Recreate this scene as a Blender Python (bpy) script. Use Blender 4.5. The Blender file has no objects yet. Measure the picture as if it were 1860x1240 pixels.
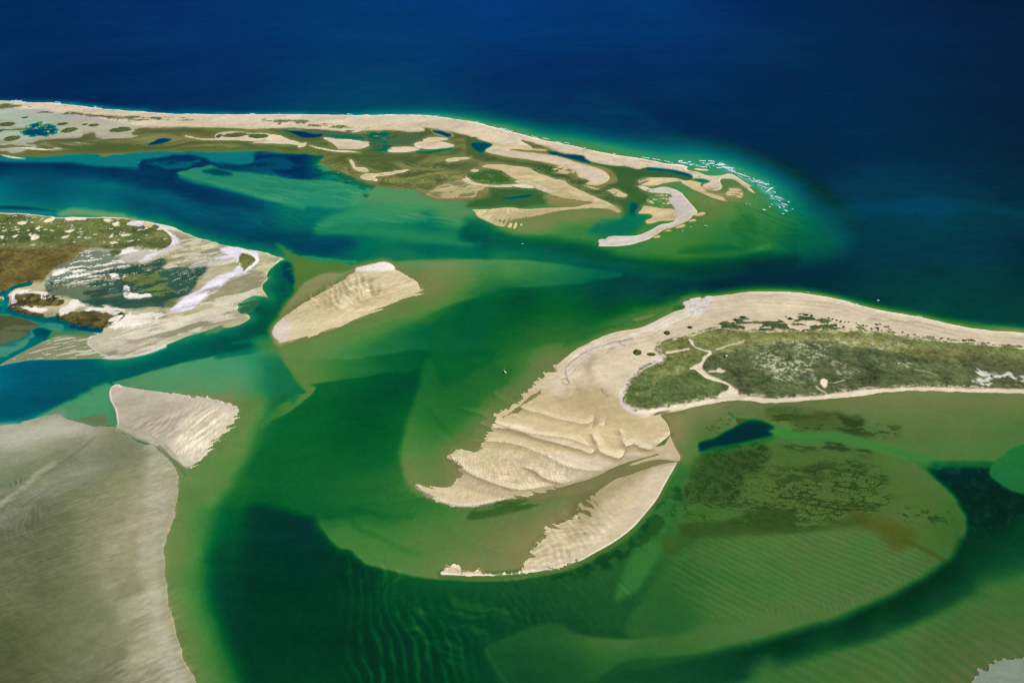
import bpy, math, random
import numpy as np
random.seed(7); np.random.seed(7)

# ------------------------------------------------------------------ camera, sky, sun, exposure
CH, PITCH, FPX = 900.0, math.radians(33.0), 1447.0        # height (m), degrees below the horizon, focal length in photo pixels
sc = bpy.context.scene
cd = bpy.data.cameras.new('camera'); cam = bpy.data.objects.new('camera', cd)
sc.collection.objects.link(cam); sc.camera = cam
cd.sensor_width = 36.0; cd.lens = 36.0 * FPX / 1860.0
cd.clip_start = 1.0; cd.clip_end = 200000.0
cam.location = (0, 0, CH); cam.rotation_euler = (math.pi/2 - PITCH, 0, 0)

SUN_EL, SUN_AZ = math.radians(40), math.radians(68)       # azimuth clockwise from +Y: light comes from the right
w = bpy.data.worlds.new('World'); sc.world = w; w.use_nodes = True
nt = w.node_tree; bg = nt.nodes['Background']
sky = nt.nodes.new('ShaderNodeTexSky'); sky.sky_type = 'NISHITA'; sky.sun_disc = False
sky.sun_elevation = SUN_EL; sky.sun_rotation = SUN_AZ; sky.altitude = 900
nt.links.new(sky.outputs[0], bg.inputs[0]); bg.inputs[1].default_value = 0.08
sl = bpy.data.lights.new('sun', 'SUN'); so = bpy.data.objects.new('sun', sl); sc.collection.objects.link(so)
sl.energy = 4.8; sl.angle = math.radians(0.5); sl.color = (1.0, 0.94, 0.84)
sd = (math.sin(SUN_AZ)*math.cos(SUN_EL), math.cos(SUN_AZ)*math.cos(SUN_EL), math.sin(SUN_EL))
from mathutils import Vector
so.rotation_euler = Vector(sd).to_track_quat('Z', 'Y').to_euler()
sc.view_settings.view_transform = 'Standard'; sc.view_settings.look = 'None'
sc.cycles.filter_width = 1.05
sc.view_settings.exposure = 0.2; sc.view_settings.gamma = 1.0
E_REF = np.array([1.28, 1.28, 1.31])                       # light on a level white card under this sun and sky (measured)

# ------------------------------------------------------------------ map coordinates -> metres
CP, SP = math.cos(PITCH), math.sin(PITCH)
def ground(px, py):
    u = (np.asarray(px, float) - 930.0) / FPX; v = (620.0 - np.asarray(py, float)) / FPX
    t = CH / (SP - v*CP)
    return t*u, t*(CP + v*SP)
def at(px, py, z=0.0):
    x, y = ground(px, py); return Vector((float(x), float(y), z))

def axis(a, b, step, lo, hi, grow=1.10):
    core = list(np.arange(a, b+step*.5, step)); s = step; x = a; left = []
    while x > lo: s = min(s*grow, 40); x -= s; left.append(x)
    s = step; x = core[-1]; right = []
    while x < hi: s = min(s*grow, 40); x += s; right.append(x)
    return np.array(left[::-1] + core + right)
GX = axis(-30, 1890, 1.45, -900, 2760)
GY = axis(-20, 1262, 1.45, -180, 1800)
NX, NY = len(GX), len(GY)
PX, PY = np.meshgrid(GX, GY)
WX, WY = ground(PX, PY)

# ------------------------------------------------------------------ noise in metres
def _h(ix, iy, seed):
    n = (ix.astype(np.int64)*374761393 + iy.astype(np.int64)*668265263 + seed*974711) & 0xffffffff
    n = ((n ^ (n >> 13)) * 1274126177) & 0xffffffff
    n = n ^ (n >> 16)
    return (n & 0xffff).astype(np.float32) / 32767.5 - 1.0
def vnoise(x, y, seed=0):
    fx = np.floor(x); fy = np.floor(y); a = (x-fx).astype(np.float32); b = (y-fy).astype(np.float32)
    a = a*a*a*(a*(a*6-15)+10); b = b*b*b*(b*(b*6-15)+10)
    ix = fx.astype(np.int64); iy = fy.astype(np.int64)
    p = _h(ix, iy, seed); q = _h(ix+1, iy, seed); r = _h(ix, iy+1, seed); s = _h(ix+1, iy+1, seed)
    return (p + (q-p)*a) + ((r + (s-r)*a) - (p + (q-p)*a))*b
def fbm(x, y, sc_, octv=4, seed=0, gain=0.5, ang=0.0, stretch=1.0):
    if ang or stretch != 1.0:
        c, s = math.cos(ang), math.sin(ang)
        x, y = (x*c + y*s)/stretch, (-x*s + y*c)
    o = 0; amp = 1.0; tot = 0
    for k in range(octv):
        f = 2.03**k / sc_
        o = o + amp*vnoise(x*f + 17.3*k, y*f - 9.1*k, seed+k*31); tot += amp; amp *= gain
    return o / tot * 1.6
def ss(a, b, x):
    t = np.clip((x-a)/(b-a), 0, 1); return t*t*(3-2*t)

# ------------------------------------------------------------------ tracing helpers
def pts(s, x0=0, y0=0, k=1.0):
    return [(x0 + float(a)*k, y0 + float(b)*k) for a, b in (p.split(',') for p in s.split())]
R1 = lambda s: pts(s, 0, 160, .25)
R2 = lambda s: pts(s, 465, 160, .25)
R3 = lambda s: pts(s, 850, 180, .25)
R4 = lambda s: pts(s, 1150, 230, .25)
R5 = lambda s: pts(s, 0, 370, .25)
R6 = lambda s: pts(s, 400, 450, .25)
Q1 = lambda s: pts(s, 800, 490, .25)
Q2 = lambda s: pts(s, 1100, 510, .25)
Q3 = lambda s: pts(s, 1395, 510, .25)
Q4 = lambda s: pts(s, 0, 670, .25)
Q5 = lambda s: pts(s, 0, 930, .25)
Q6 = lambda s: pts(s, 400, 760, .25)
Q7 = lambda s: pts(s, 750, 780, .29032)
Q8 = lambda s: pts(s, 1150, 740, .38172)
Q9 = lambda s: pts(s, 800, 930, .25)
Q10 = lambda s: pts(s, 1395, 930, .25)
QA = lambda s: pts(s, 400, 930, .25)
QT = lambda s: pts(s, 1220, 280, .12903)

def spline(P, closed=True, n=4):
    P = np.array(P, float); m = len(P)
    if m < 3: return P
    out = []
    rng = range(m) if closed else range(m-1)
    for i in rng:
        if closed: a, b, c, d = P[(i-1) % m], P[i], P[(i+1) % m], P[(i+2) % m]
        else: a, b, c, d = P[max(i-1, 0)], P[i], P[i+1], P[min(i+2, m-1)]
        L = np.hypot(*(c-b)); k = max(1, min(n, int(L/3)))
        for j in range(k):
            t = j/k
            out.append(.5*((2*b) + (c-a)*t + (2*a-5*b+4*c-d)*t*t + (-a+3*b-3*c+d)*t**3))
    if not closed: out.append(P[-1])
    return np.array(out)

def sdf_on(P, closed, qx, qy):
    """signed distance (map units, negative inside) to polygon / distance to polyline on points"""
    d2 = np.full(qx.shape, 1e12, np.float32); ins = np.zeros(qx.shape, bool)
    m = len(P); rng = range(m) if closed else range(m-1)
    for i in rng:
        ax, ay = P[i]; bx, by = P[(i+1) % m]
        ex, ey = bx-ax, by-ay; L = ex*ex + ey*ey + 1e-9
        wx = qx-ax; wy = qy-ay
        t = np.clip((wx*ex + wy*ey)/L, 0, 1)
        dx = wx - ex*t; dy = wy - ey*t
        np.minimum(d2, dx*dx + dy*dy, out=d2)
        if closed and ay != by:
            c = ((ay > qy) != (by > qy)) & (qx < ex*(qy-ay)/(by-ay) + ax)
            ins ^= c
    d = np.sqrt(d2)
    return np.where(ins, -d, d) if closed else d

class Field:
    """signed distance to a traced outline, kept as a local raster that can be sampled anywhere"""
    def __init__(s, P, closed=True, pad=60, smooth=True):
        P = spline(P, closed) if smooth else np.array(P, float)
        s.P = P; s.closed = closed
        x0, y0 = P.min(0) - pad; x1, y1 = P.max(0) + pad
        x0, y0 = max(x0, GX[0]), max(y0, GY[0]); x1, y1 = min(x1, GX[-1]), min(y1, GY[-1])
        s.st = 1.5 if (x1-x0)*(y1-y0) < 90000 else 3.0
        if (x1-x0)*(y1-y0) > 1.5e6: s.st = 4.0
        s.x0, s.y0 = x0, y0
        xs = np.arange(x0, x1+s.st, s.st); ys = np.arange(y0, y1+s.st, s.st)
        qx, qy = np.meshgrid(xs.astype(np.float32), ys.astype(np.float32))
        s.R = sdf_on(P.astype(np.float32), closed, qx, qy).astype(np.float32)
        s.i0, s.i1 = np.searchsorted(GX, [x0, x1]); s.j0, s.j1 = np.searchsorted(GY, [y0, y1])
        s.sl = (slice(s.j0, s.j1), slice(s.i0, s.i1))
    def at(s, qx, qy):
        fx = np.clip((qx-s.x0)/s.st, 0, s.R.shape[1]-1.001); fy = np.clip((qy-s.y0)/s.st, 0, s.R.shape[0]-1.001)
        ix = fx.astype(int); iy = fy.astype(int); a = fx-ix; b = fy-iy; R = s.R
        return (R[iy, ix]*(1-a) + R[iy, ix+1]*a)*(1-b) + (R[iy+1, ix]*(1-a) + R[iy+1, ix+1]*a)*b
    def comb(s, amp, sc_, ang, stretch, seed=9):
        px, py = PX[s.sl], PY[s.sl]; n = fbm(WX[s.sl], WY[s.sl], sc_, 2, seed, .6, ang, stretch)
        return s.at(px, py) + amp*n
    def __call__(s, warp=0, ws=40, seed=3, octv=3):
        px, py = PX[s.sl], PY[s.sl]
        if warp:
            x, y = WX[s.sl], WY[s.sl]
            px = px + warp*fbm(x, y, ws, octv, seed); py = py + .6*warp*fbm(x, y, ws, octv, seed+7)
        return s.at(px, py)

def rbf(ctrl):
    """smooth interpolation of control values (x, y, v1, v2..) -> function over slices"""
    C = np.array(ctrl, float); n = len(C); X = C[:, :2]/100
    K = np.sqrt(((X[:, None]-X[None])**2).sum(-1))
    K = K - np.eye(n)*0.02
    A = np.zeros((n+1, n+1)); A[:n, :n] = K; A[:n, n] = 1; A[n, :n] = 1
    B = np.zeros((n+1, C.shape[1]-2)); B[:n] = C[:, 2:]
    W = np.linalg.solve(A, B)
    def f(sl):
        px, py = PX[sl], PY[sl]
        st = 8.0
        xs = np.arange(px.min()-st, px.max()+2*st, st); ys = np.arange(py.min()-st, py.max()+2*st, st)
        qx, qy = np.meshgrid(xs/100, ys/100)
        out = np.zeros(qx.shape + (W.shape[1],))
        for i in range(n):
            out += np.sqrt((qx-X[i, 0])**2 + (qy-X[i, 1])**2 + 1e-6)[..., None]*W[i]
        out += W[n]
        fx = (px-xs[0])/st; fy = (py-ys[0])/st
        ix = np.clip(fx.astype(int), 0, len(xs)-2); iy = np.clip(fy.astype(int), 0, len(ys)-2); a = (fx-ix)[..., None]; b = (fy-iy)[..., None]
        return (out[iy, ix]*(1-a)+out[iy, ix+1]*a)*(1-b) + (out[iy+1, ix]*(1-a)+out[iy+1, ix+1]*a)*b
    return f

# ------------------------------------------------------------------ materials of the ground (base colours)
DRY = (.53, .445, .315); PALE = (.66, .575, .42); WHITE = (.72, .665, .58); WET = (.37, .295, .15); TAN = (.50, .40, .215)
LILAC = (.64, .60, .68); MAUVE = (.36, .34, .37); SILT = (.36, .345, .245); BED = (.42, .35, .21)
OLIVE = (.16, .155, .07); GRASS = (.095, .125, .032); DGRASS = (.055, .085, .024); YGRASS = (.20, .21, .065)
MARSH = (.11, .088, .022); TEALM = (.035, .10, .075); WEED = (.03, .045, .02); FLAT = (.25, .225, .085)

D = np.zeros((NY, NX), np.float32); H = np.zeros_like(D)
A = np.empty((NY, NX, 3), np.float32); A[:] = BED
V = np.zeros_like(D)                       # how much grass stands on the ground
RG = np.zeros((NY, NX), np.int8)           # which named body of sand a patch belongs to
ALL = (slice(None), slice(None))

def paint(P, D_=None, H_=None, A_=None, fe=(0, 2), warp=0, ws=40, seed=3, mask=None, op='set', k=1.0, V_=None, closed=True,
          width=None, smooth=True, rg=None, edge=None, ctrl=None, pad=None, octv=3):
    """lay one traced feature: fe = (inner, outer) feather; width for lines; edge = (colour, width) rim"""
    F = P if isinstance(P, Field) else Field(P, closed, pad=(pad or max(fe[1], 0) + (width or 0) + 2*warp + 6), smooth=smooth)
    d = F(warp, ws, seed, octv)
    if width is not None: d = d - width
    m = (1 - ss(-fe[0], max(fe[1], 1e-3), d)) * k
    sl = F.sl
    if mask is not None: m = m * mask(WX[sl], WY[sl], PX[sl], PY[sl])
    if ctrl is not None:
        c = rbf(ctrl)(sl); D[sl] += (c[..., 0]-D[sl])*m
        if c.shape[-1] > 1: H[sl] += (c[..., 1]-H[sl])*m
    if D_ is not None:
        if op == 'min': D[sl] += (np.minimum(D[sl], D_)-D[sl])*m
        elif op == 'add': D[sl] += D_*m
        else: D[sl] += (D_-D[sl])*m
    if H_ is not None: H[sl] += (H_ if op == 'add' else H_-H[sl])*m
    if A_ is not None:
        a = np.array(A_, np.float32)
        if edge is not None:
            e = (1-ss(0, edge[1], -d))[..., None]; a = a + (np.array(edge[0], np.float32)-a)*e
        A[sl] += (a-A[sl])*m[..., None]
    if V_ is not None: V[sl] += (V_-V[sl])*m
    if rg is not None: RG[sl][m > .5] = rg
    return F, d, m

def thresh(sc_, lo, hi, seed, octv=4, ang=0, stretch=1, gain=.55):
    return lambda x, y, px, py: ss(lo, hi, fbm(x, y, sc_, octv, seed, gain, ang, stretch))
def ridge(sc_, w, seed, octv=4, ang=0, stretch=1, gain=.6):
    return lambda x, y, px, py: 1-ss(0, w, np.abs(fbm(x, y, sc_, octv, seed, gain, ang, stretch)))
def ripple(P, c, crest, spacing, amp, fe=(20, 20), warp=.8, ws=60, pw=2.0, seed=5, fld='D', mask=None, var=.6, wet=0.0, sn=.5):  # wet: strength of sunlit crest/trough contrast painted into base colour
    """sand waves: crest = direction of the crest lines in map units at c, spacing across them"""
    F = P if isinstance(P, Field) else Field(P, pad=fe[1]+8); sl = F.sl
    m = 1 - ss(-fe[0], fe[1], F(6, 80, seed))
    x, y = WX[sl], WY[sl]
    a = np.array(ground(c[0], c[1])); b = np.array(ground(c[0]+crest[0], c[1]+crest[1])); t = (b-a)/np.linalg.norm(b-a)
    n = np.array([-t[1], t[0]])
    q = np.array([-crest[1], crest[0]], float); q /= np.linalg.norm(q)
    b2 = np.array(ground(c[0]+q[0]*spacing, c[1]+q[1]*spacing)); lam = abs(np.dot(b2-a, n))
    ph = ((x-a[0])*n[0] + (y-a[1])*n[1])/lam*2*math.pi
    ph = ph + 2*math.pi*warp*fbm(x, y, ws, 3, seed+1) + .5*fbm(x, y, lam*1.5, 2, seed+5)
    wx_, wy_ = lam*.8*fbm(x, y, lam*5, 2, seed+21), lam*.8*fbm(x, y, lam*5, 2, seed+22)
    an2 = fbm(x+wx_, y+wy_, lam*.62, 3, seed+23, .5, math.atan2(t[1], t[0]), 4.5)
    r = np.clip(.5+.5*(sn*np.sin(ph)+(1.85-1.2*sn)*an2), 0, 1)**pw
    r = r - r.mean()
    mod = 1-var + var*(1+fbm(x, y, ws*1.5, 2, seed+9))
    if mask is not None: m = m*mask(x, y, PX[sl], PY[sl])
    D[sl] -= (amp*r*m*np.clip(mod, 0, 1.35)).astype(np.float32)
    if wet:  # sunlit ripple contrast painted into base colour: lighter crests, darker wet troughs
        q_ = (.55*wet*(.45-np.clip(r+.45, 0, 1))*m*np.clip(mod, 0, 1.6))[..., None]
        A[sl] *= (1 - q_*np.array([1, 1.04, 1.15])).astype(np.float32)
    return r, m

# ------------------------------------------------------------------ 1. the deep: control soundings (x, y, depth, hue of the water)
base = [(-300,0,9.5,3),(0,0,9.3,3),(200,0,9,3.2),(450,0,8.6,3.5),(900,0,8.3,4),(1200,0,8.4,3.7),(1500,0,9.6,3.2),(1860,0,12.4,2.9),(2300,0,12.6,2.8),
(0,150,9.6,3),(250,130,9.5,3.05),(450,130,9.4,3.1),(900,140,9.3,3.1),(1150,120,9.4,3.1),(1400,150,10,2.9),(1600,120,10.6,2.8),(1860,150,12.6,2.6),
(1200,190,9.3,2.7),(1500,280,10.3,2.4),(1700,250,11,2.3),(1860,300,12,2),(1550,370,8.7,2.2),(1700,385,8.3,2.1),(1860,400,9.2,2),
(1600,450,9,1.5),(1860,450,10.2,1.3),(1300,500,10.6,1.4),(1500,505,10,1.2),(1700,500,9.4,1),(1860,510,9.6,.9),(1700,550,7.6,.8),(1860,570,8.4,.9),
(1000,460,5.6,.9),(1050,495,6.6,.8),(950,540,7,.4),(850,600,5.4,.4),(1150,505,8.6,1.2),(1100,540,7.6,.6),(1050,580,4.6,0),(1150,560,5,0),
(700,390,3.6,1),(820,415,5,1),(600,410,4.4,1.3),(520,390,3.6,1.4),(460,440,7.6,2),(600,445,7,1.7),(780,455,5.6,1.1),(350,400,6.6,2.2),(300,355,6,2.3),
(200,330,4.8,2.2),(100,305,9.2,2.4),(0,303,9.5,2.4),(200,312,9,2.5),(310,320,8.9,2.5),(400,345,7.4,2.4),(480,355,5.5,2),(0,335,4.8,2.2),(-200,300,9,2.4),
(120,345,5,2.2),(0,368,3.1,2),(150,372,3,1.9),(250,385,5.8,2.1),(340,418,7.6,2),(400,445,7.8,2),(880,455,5.6,1),(520,350,4.6,1.7),
(300,628,6.5,1.2),(200,662,5.2,1.6),(60,684,5.2,2.5),(0,695,3.4,2.6),(0,725,5.5,2.2),(100,725,6.2,1.8),(-200,700,4,2.5),(340,640,6,1),(450,612,6.8,.8),(480,560,6.5,.7),(510,505,6.2,.9),
(640,585,2.4,.2),(600,630,3.2,.3),(700,620,4.2,.35),(760,560,4.2,.3),(850,560,6,.4),(780,500,1.2,.1),(900,482,2.4,.2),(1000,490,4.2,.4),(800,520,2.5,.15),
(700,700,6.6,.3),(765,685,7,.35),(650,740,6,.2),(620,800,5.3,.15),(500,850,5,.1),(560,880,4.7,.1),(480,890,5.2,.1),(440,880,4,.05),(700,830,4.9,.1),(650,880,4.2,0),(600,900,4.3,0),(520,905,4.9,.1),(700,900,3.5,0),(560,740,4.8,.2),
(430,960,6.2,.1),(450,1040,8.2,.15),(600,1100,8.4,.1),(480,1120,8.6,.1),(600,1150,8.6,-.1),(700,1130,7.6,-.3),(850,1130,7,-.6),(750,1220,7.6,-.4),(700,1500,8,-.3),(550,1240,7.6,0),
(950,1090,6.2,-.9),(1020,1080,5.2,-1),(1100,1060,4.6,-1),(1180,1010,4.2,-1),(1200,1060,4,-1),(1050,1130,5.9,-1),(1200,1120,5,-1),(1280,950,2.6,-.7),(1250,1030,3.2,-1),
(800,650,4.6,.2),(880,640,5.2,.2),(850,700,4.8,.1),(900,690,3.6,0),(870,760,2.4,-.1),(800,740,3.4,0),(790,800,2.6,.1),(830,840,1,-.1),(790,860,1.3,0),(950,650,3,-.3),(990,630,2.6,-.5),
(1860,1000,7,-.6),(1800,1040,7,-.8),(1700,1130,1.8,-1),(1800,1120,1.2,-1),(1860,1060,2,-1),(1860,1150,.7,-1),(1700,1220,1,-1),(1550,1210,1.6,-1),(1450,1230,1.8,-1),(1300,1240,3,-1),(1500,1700,1.5,-1),(2300,1200,1,-1),(2300,800,2,-.5)]
c = rbf(base)(ALL); D[:] = c[..., 0]; H[:] = c[..., 1]
n1 = fbm(WX, WY, 420, 4, 11); n2 = fbm(WX, WY, 130, 4, 21, ang=.2, stretch=2.5)
D += .35*n1*np.clip(D/6, 0, 1) + .22*n2*np.clip(D/6, 0, 1)

POOL = Field(pts("440,915 462,907 505,914 545,926 572,936 585,960 602,982 618,995 634,996 655,1014 700,1036 700,1080 640,1100 560,1130 480,1130 430,1070 415,1000 420,950"), pad=60)
paint(POOL, fe=(20, 3), warp=3, ctrl=[(470,915,8.4,.3),(520,935,9.2,.5),(560,960,9.3,.6),(620,1020,8.6,.2),(500,1000,8.8,.3),(460,1050,8.8,.2),(560,1060,8.8,.2),(640,1080,8,0),(500,1110,8.8,.1)], mask=lambda x, y, px, py: ss(415, 470, px)*ss(1135, 1060, py)*ss(720, 660, px))
# ------------------------------------------------------------------ 2. shoals under water
# plume past the far point, faint streaks in the sea
paint(pts("1060,190 1130,205 1190,235 1250,268 1290,292 1240,275 1160,238 1090,205"), -1.7, -.3, fe=(4, 34), warp=14, ws=160, op='add', mask=thresh(200, -.7, .5, 41, ang=-.3, stretch=3))
paint(pts("1330,400 1450,388 1580,374 1700,370 1780,376 1860,392 1780,384 1660,380 1520,395 1400,412"), -.9, None, fe=(2, 16), warp=14, ws=150, op='add')
paint(pts("1500,270 1700,262 1860,275 1860,290 1700,276 1540,284"), .4, None, fe=(2, 30), op='add')
# teal band off the outer beach
OUT = pts("-700,140 -300,172 0,183 60,186 100,187 160,194 220,200 280,204 330,207 400,208 470,208 540,208 620,209 700,209 760,209 800,213 860,222 900,232 935,241 980,253 1030,263 1080,274 1130,283 1170,289 1210,297 1245,303")
OC = Field(OUT, closed=False, pad=130)
def shelf():
    sl = OC.sl; d = OC(4, 120, 5); x = PX[sl]
    w_ = np.interp(x, [0, 300, 600, 760, 900, 1250, 1300], [7, 8, 9, 20, 26, 30, 30])
    d = d*(1+.25*fbm(WX[sl], WY[sl], 260, 3, 12))
    m = np.exp(-(d/w_)**1.1)*(x < 1330)
    dt = 1.2 + 5.2*np.clip(d/w_, 0, 2)
    D[sl] += (np.minimum(D[sl], dt)-D[sl])*m
    H[sl] += (1.35+.55*np.clip(d/w_, 0, 2)-H[sl])*np.clip(m*1.15, 0, 1)*np.interp(x, [0, 700, 850], [.25, .4, 1])
shelf()
# long streaks in the bay water
paint(R1("0,640 300,625 700,650 1000,700 1300,790 1500,860 1860,920 1860,1010 1500,960 1200,830 900,740 500,680 0,720"), -1.2, None, fe=(6, 14), warp=8, ws=120, op='add')
paint(R1("500,560 800,600 1200,640 1500,740 1860,850 1860,880 1450,800 1100,700 700,640 400,600"), 1.2, None, fe=(3, 12), warp=8, ws=120, op='add')
paint(R2("420,970 500,940 700,870 900,870 1100,900 1200,960 900,990 700,1010 420,1030"), 2.4, 1, fe=(8, 12), warp=8, ws=90)
paint(R2("420,1050 700,1020 1000,1010 1300,1060 1600,1130 1500,1150 1200,1110 800,1070 500,1080"), 2.8, .8, fe=(6, 14), warp=8, ws=90)
paint(R2("0,780 120,770 300,790 520,880 400,860 200,810 0,800"), -.8, None, fe=(2, 6), op='add', warp=4)
paint(R2("-200,1080 100,1060 400,1090 640,1110 700,1150 400,1180 0,1160 -200,1150"), 7.6, 1.9, fe=(6, 14), warp=8, ws=120)
# light sandy shoal (diamond) and seagrass south of the far flats
F, d, m = paint(R1("1290,620 1340,590 1540,555 1650,600 1860,620 2100,640 2500,660 2640,700 2560,860 2200,850 1860,775 1600,710 1400,660"), 2.3, 1.25, fe=(3, 5), warp=3, ws=60, edge=None)
paint(R1("1290,625 1400,668 1600,712 1860,778 2200,860"), 1.7, 1.1, fe=(0, 7), closed=False, width=2, k=.7)
paint(R1("0,500 200,500 350,487 520,478 760,490 900,478 1050,462 1300,458 1600,458 1860,452 1860,560 1600,540 1300,520 1040,520 1000,575 800,570 540,540 300,532 0,528"), 2.8, 2.2, fe=(2, 5), warp=3, ws=50)
sg = thresh(34, -.15, .22, 61, ang=.1, stretch=2.4, octv=5, gain=.62)
paint(R1("1010,575 1050,540 1200,505 1300,485 1420,495 1540,545 1300,610 1290,640 1150,600"), 8.6, 2.6, (.03, .05, .05), fe=(2, 2), warp=4, ws=30)
paint(R1("1070,545 1200,515 1280,525 1400,525 1450,540 1380,570 1250,600 1150,570"), 4.5, 2.3, BED, fe=(3, 4), warp=5, ws=25, mask=thresh(26, -.5, .1, 62, stretch=2))
for s in ("1540,550 1600,565 1700,575 1800,565 1860,550 2000,545",):
    paint(R1(s), 7.4, 2.5, WEED, fe=(0, 3), closed=False, width=2.2, warp=3, ws=30)
paint(R1("1480,600 1560,595 1640,605 1680,620 1560,625"), 6.5, 2.2, WEED, fe=(2, 5), warp=3, ws=30)
GRS = R2("0,455 100,462 230,478 350,482 480,487 490,500 440,540 420,560 500,580 560,600 640,620 750,660 850,705 845,735 790,790 760,740 700,700 560,660 380,650 200,640 100,590 0,560")
paint(GRS, 6.3, 2.5, fe=(2, 6), warp=4, ws=50)
paint(GRS, 9, 2.8, (.03, .04, .05), fe=(2, 3), warp=4, ws=50, mask=sg)
paint(R2("250,485 480,488 485,520 420,545 350,560 250,530"), 9, 3, WEED, fe=(3, 6), warp=4, ws=40)
paint(R2("560,590 640,618 750,658 850,705 845,730 780,715 700,670 600,630"), 9, 2.8, WEED, fe=(1, 4), warp=4, ws=24, k=.8)
# far shoal, wide light green
SH = Field(pts("600,290 622,312 652,324 677,335 675,345 662,360 690,365 752,372 780,372 797,382 827,400 865,404 897,417 930,425 975,432 1025,440 1082,451 1112,462 1150,469 1200,477 1250,477 1325,471 1375,462 1450,456 1510,446 1525,430 1500,405 1462,372 1440,350 1410,332 1387,320 1350,304 1325,294 1275,284 1225,284 1150,278 1000,260 850,240"), pad=60)
paint(SH, fe=(10, 46), ctrl=[(620,300,1,.6),(700,350,1.2,.7),(800,380,1.3,.5),(880,400,1.6,.5),(950,420,1.9,.2),(1050,435,2.6,.2),(1150,455,2.7,.2),(1250,465,2.6,0),(1250,430,2.3,0),(1330,440,3.3,.2),(1400,430,3.0,.2),
   (1290,390,1.1,-.2),(1350,380,1.5,0),(1300,370,.9,-.2),(1280,360,.7,-.2),(1420,400,2.9,.3),(1400,350,2.2,.5),(1450,400,4,.5),(1500,430,5.9,.8),(1380,450,3.2,.2),(1200,440,2.2,0),(1130,350,1.6,0),(1000,300,1.5,0),(1200,290,2,1),(1300,300,2.2,1.1),(1350,330,1.5,.5),(1470,380,5,1.1),(1440,440,4.6,.5),(1310,415,2.8,.2)])
paint(pts("1240,455 1290,449 1350,453 1310,460 1260,462"), 1.2, None, fe=(3, 12), op='add', warp=6, ws=60)
paint(pts("1240,464 1330,459 1400,447 1370,456 1320,465"), -1.0, None, fe=(2, 9), warp=6, ws=60, op='add')
paint(pts("1340,385 1365,400 1373,430 1365,445 1345,430 1335,405"), .8, None, fe=(4, 14), op='add', warp=8, ws=50)
for k_ in range(7):
    y_ = 366+k_*9
    paint([(1330+k_*6, y_), (1370+k_*5, y_+14), (1410+k_*4, y_+30), (1445, y_+44)], .55, None, fe=(0, 4), closed=False, width=.5, op='add', warp=3, ws=40)
# flats behind the far beach, wet and just under water
FL = Field(pts("-700,290 -300,287 0,282 45,284 87,282 130,279 170,279 190,282 225,279 262,275 325,274 400,274 465,272 490,276 522,279 552,280 585,281 587,284 582,294 597,304 622,312 652,326 690,338 745,344 765,350 780,360 815,364 877,365 902,357 925,352 960,360 1000,362 1060,372 1100,380 1125,390 1150,385 1168,372 1160,350 1200,335 1240,330 1262,322 1200,300 1100,280 1000,258 900,235 800,226 600,222 300,215 0,200 -700,190"), pad=30)
paint(FL, .28, .1, FLAT, fe=(1, 3), warp=2.5, ws=40)
fl = FL.sl; mm = (1-ss(-8, 0, FL()))
nA = fbm(WX[fl], WY[fl], 170, 5, 71, .6, .15, 3.0)[..., None]
A[fl] *= (1 + .34*nA*mm[..., None])
D[fl] += (.5*ss(.1, .9, fbm(WX[fl], WY[fl], 240, 4, 72, .55, -.2, 2.0))*mm).astype(np.float32)
qx_, qy_ = WX[fl]+60*fbm(WX[fl], WY[fl], 200, 2, 511), WY[fl]+60*fbm(WX[fl], WY[fl], 200, 2, 512)
f1 = fbm(qx_, qy_, 70, 5, 513, .6, .12, 4.0); f2 = fbm(qx_, qy_, 90, 5, 514, .6, .05, 3.0)
for f_, lo, hi, col_, kk in ((f1, .0, .4, (.40, .33, .14), .85), (-f1, .0, .4, (.115, .135, .045), .9), (f2, .3, .6, (.10, .14, .075), .6), (-f2, .45, .7, (.42, .36, .2), .5)):
    m_ = (ss(lo, hi, f_)*mm*kk)[..., None]; A[fl] += (np.array(col_)-A[fl])*m_
# left end: grey flats with pale streaks
paint(pts("-700,200 0,192 100,200 250,215 330,226 330,234 262,238 217,248 150,250 90,256 45,268 0,274 -300,280 -700,285"), -.35, None, (.36, .35, .25), fe=(8, 14), warp=8, ws=120)
paint(pts("-700,175 -300,178 0,190 60,192 140,199 240,210 330,216 330,222 240,222 150,214 60,203 0,204 -500,200"), -.6, None, MAUVE, fe=(2, 7), warp=5, ws=70)
paint(pts("-500,205 0,200 90,215 120,235 60,250 0,258 -500,258"), -.25, None, (.27, .36, .27), fe=(8, 18), warp=8, ws=120, k=.75)
paint(pts("-300,240 0,245 110,240 190,252 130,268 60,280 0,284 -300,284"), -.15, None, PALE, fe=(6, 6), k=.75, mask=thresh(60, .25, .55, 73, ang=-.25, stretch=6), warp=4)
paint(pts("-300,258 0,255 70,252 150,258 120,276 60,279 0,281 -300,282"), -.15, None, (.15, .14, .06), fe=(6, 8), k=.6, mask=thresh(70, -.1, .5, 74, ang=-.2, stretch=4), warp=4)
paint(R1("0,485 50,492 120,500 185,514 120,510 40,500"), -.3, None, PALE, fe=(0, 1.5), warp=1)
paint(R1("700,478 760,488 900,476 850,470 760,476"), .0, None, (.34, .24, .1), fe=(1, 3), k=.6)
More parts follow.
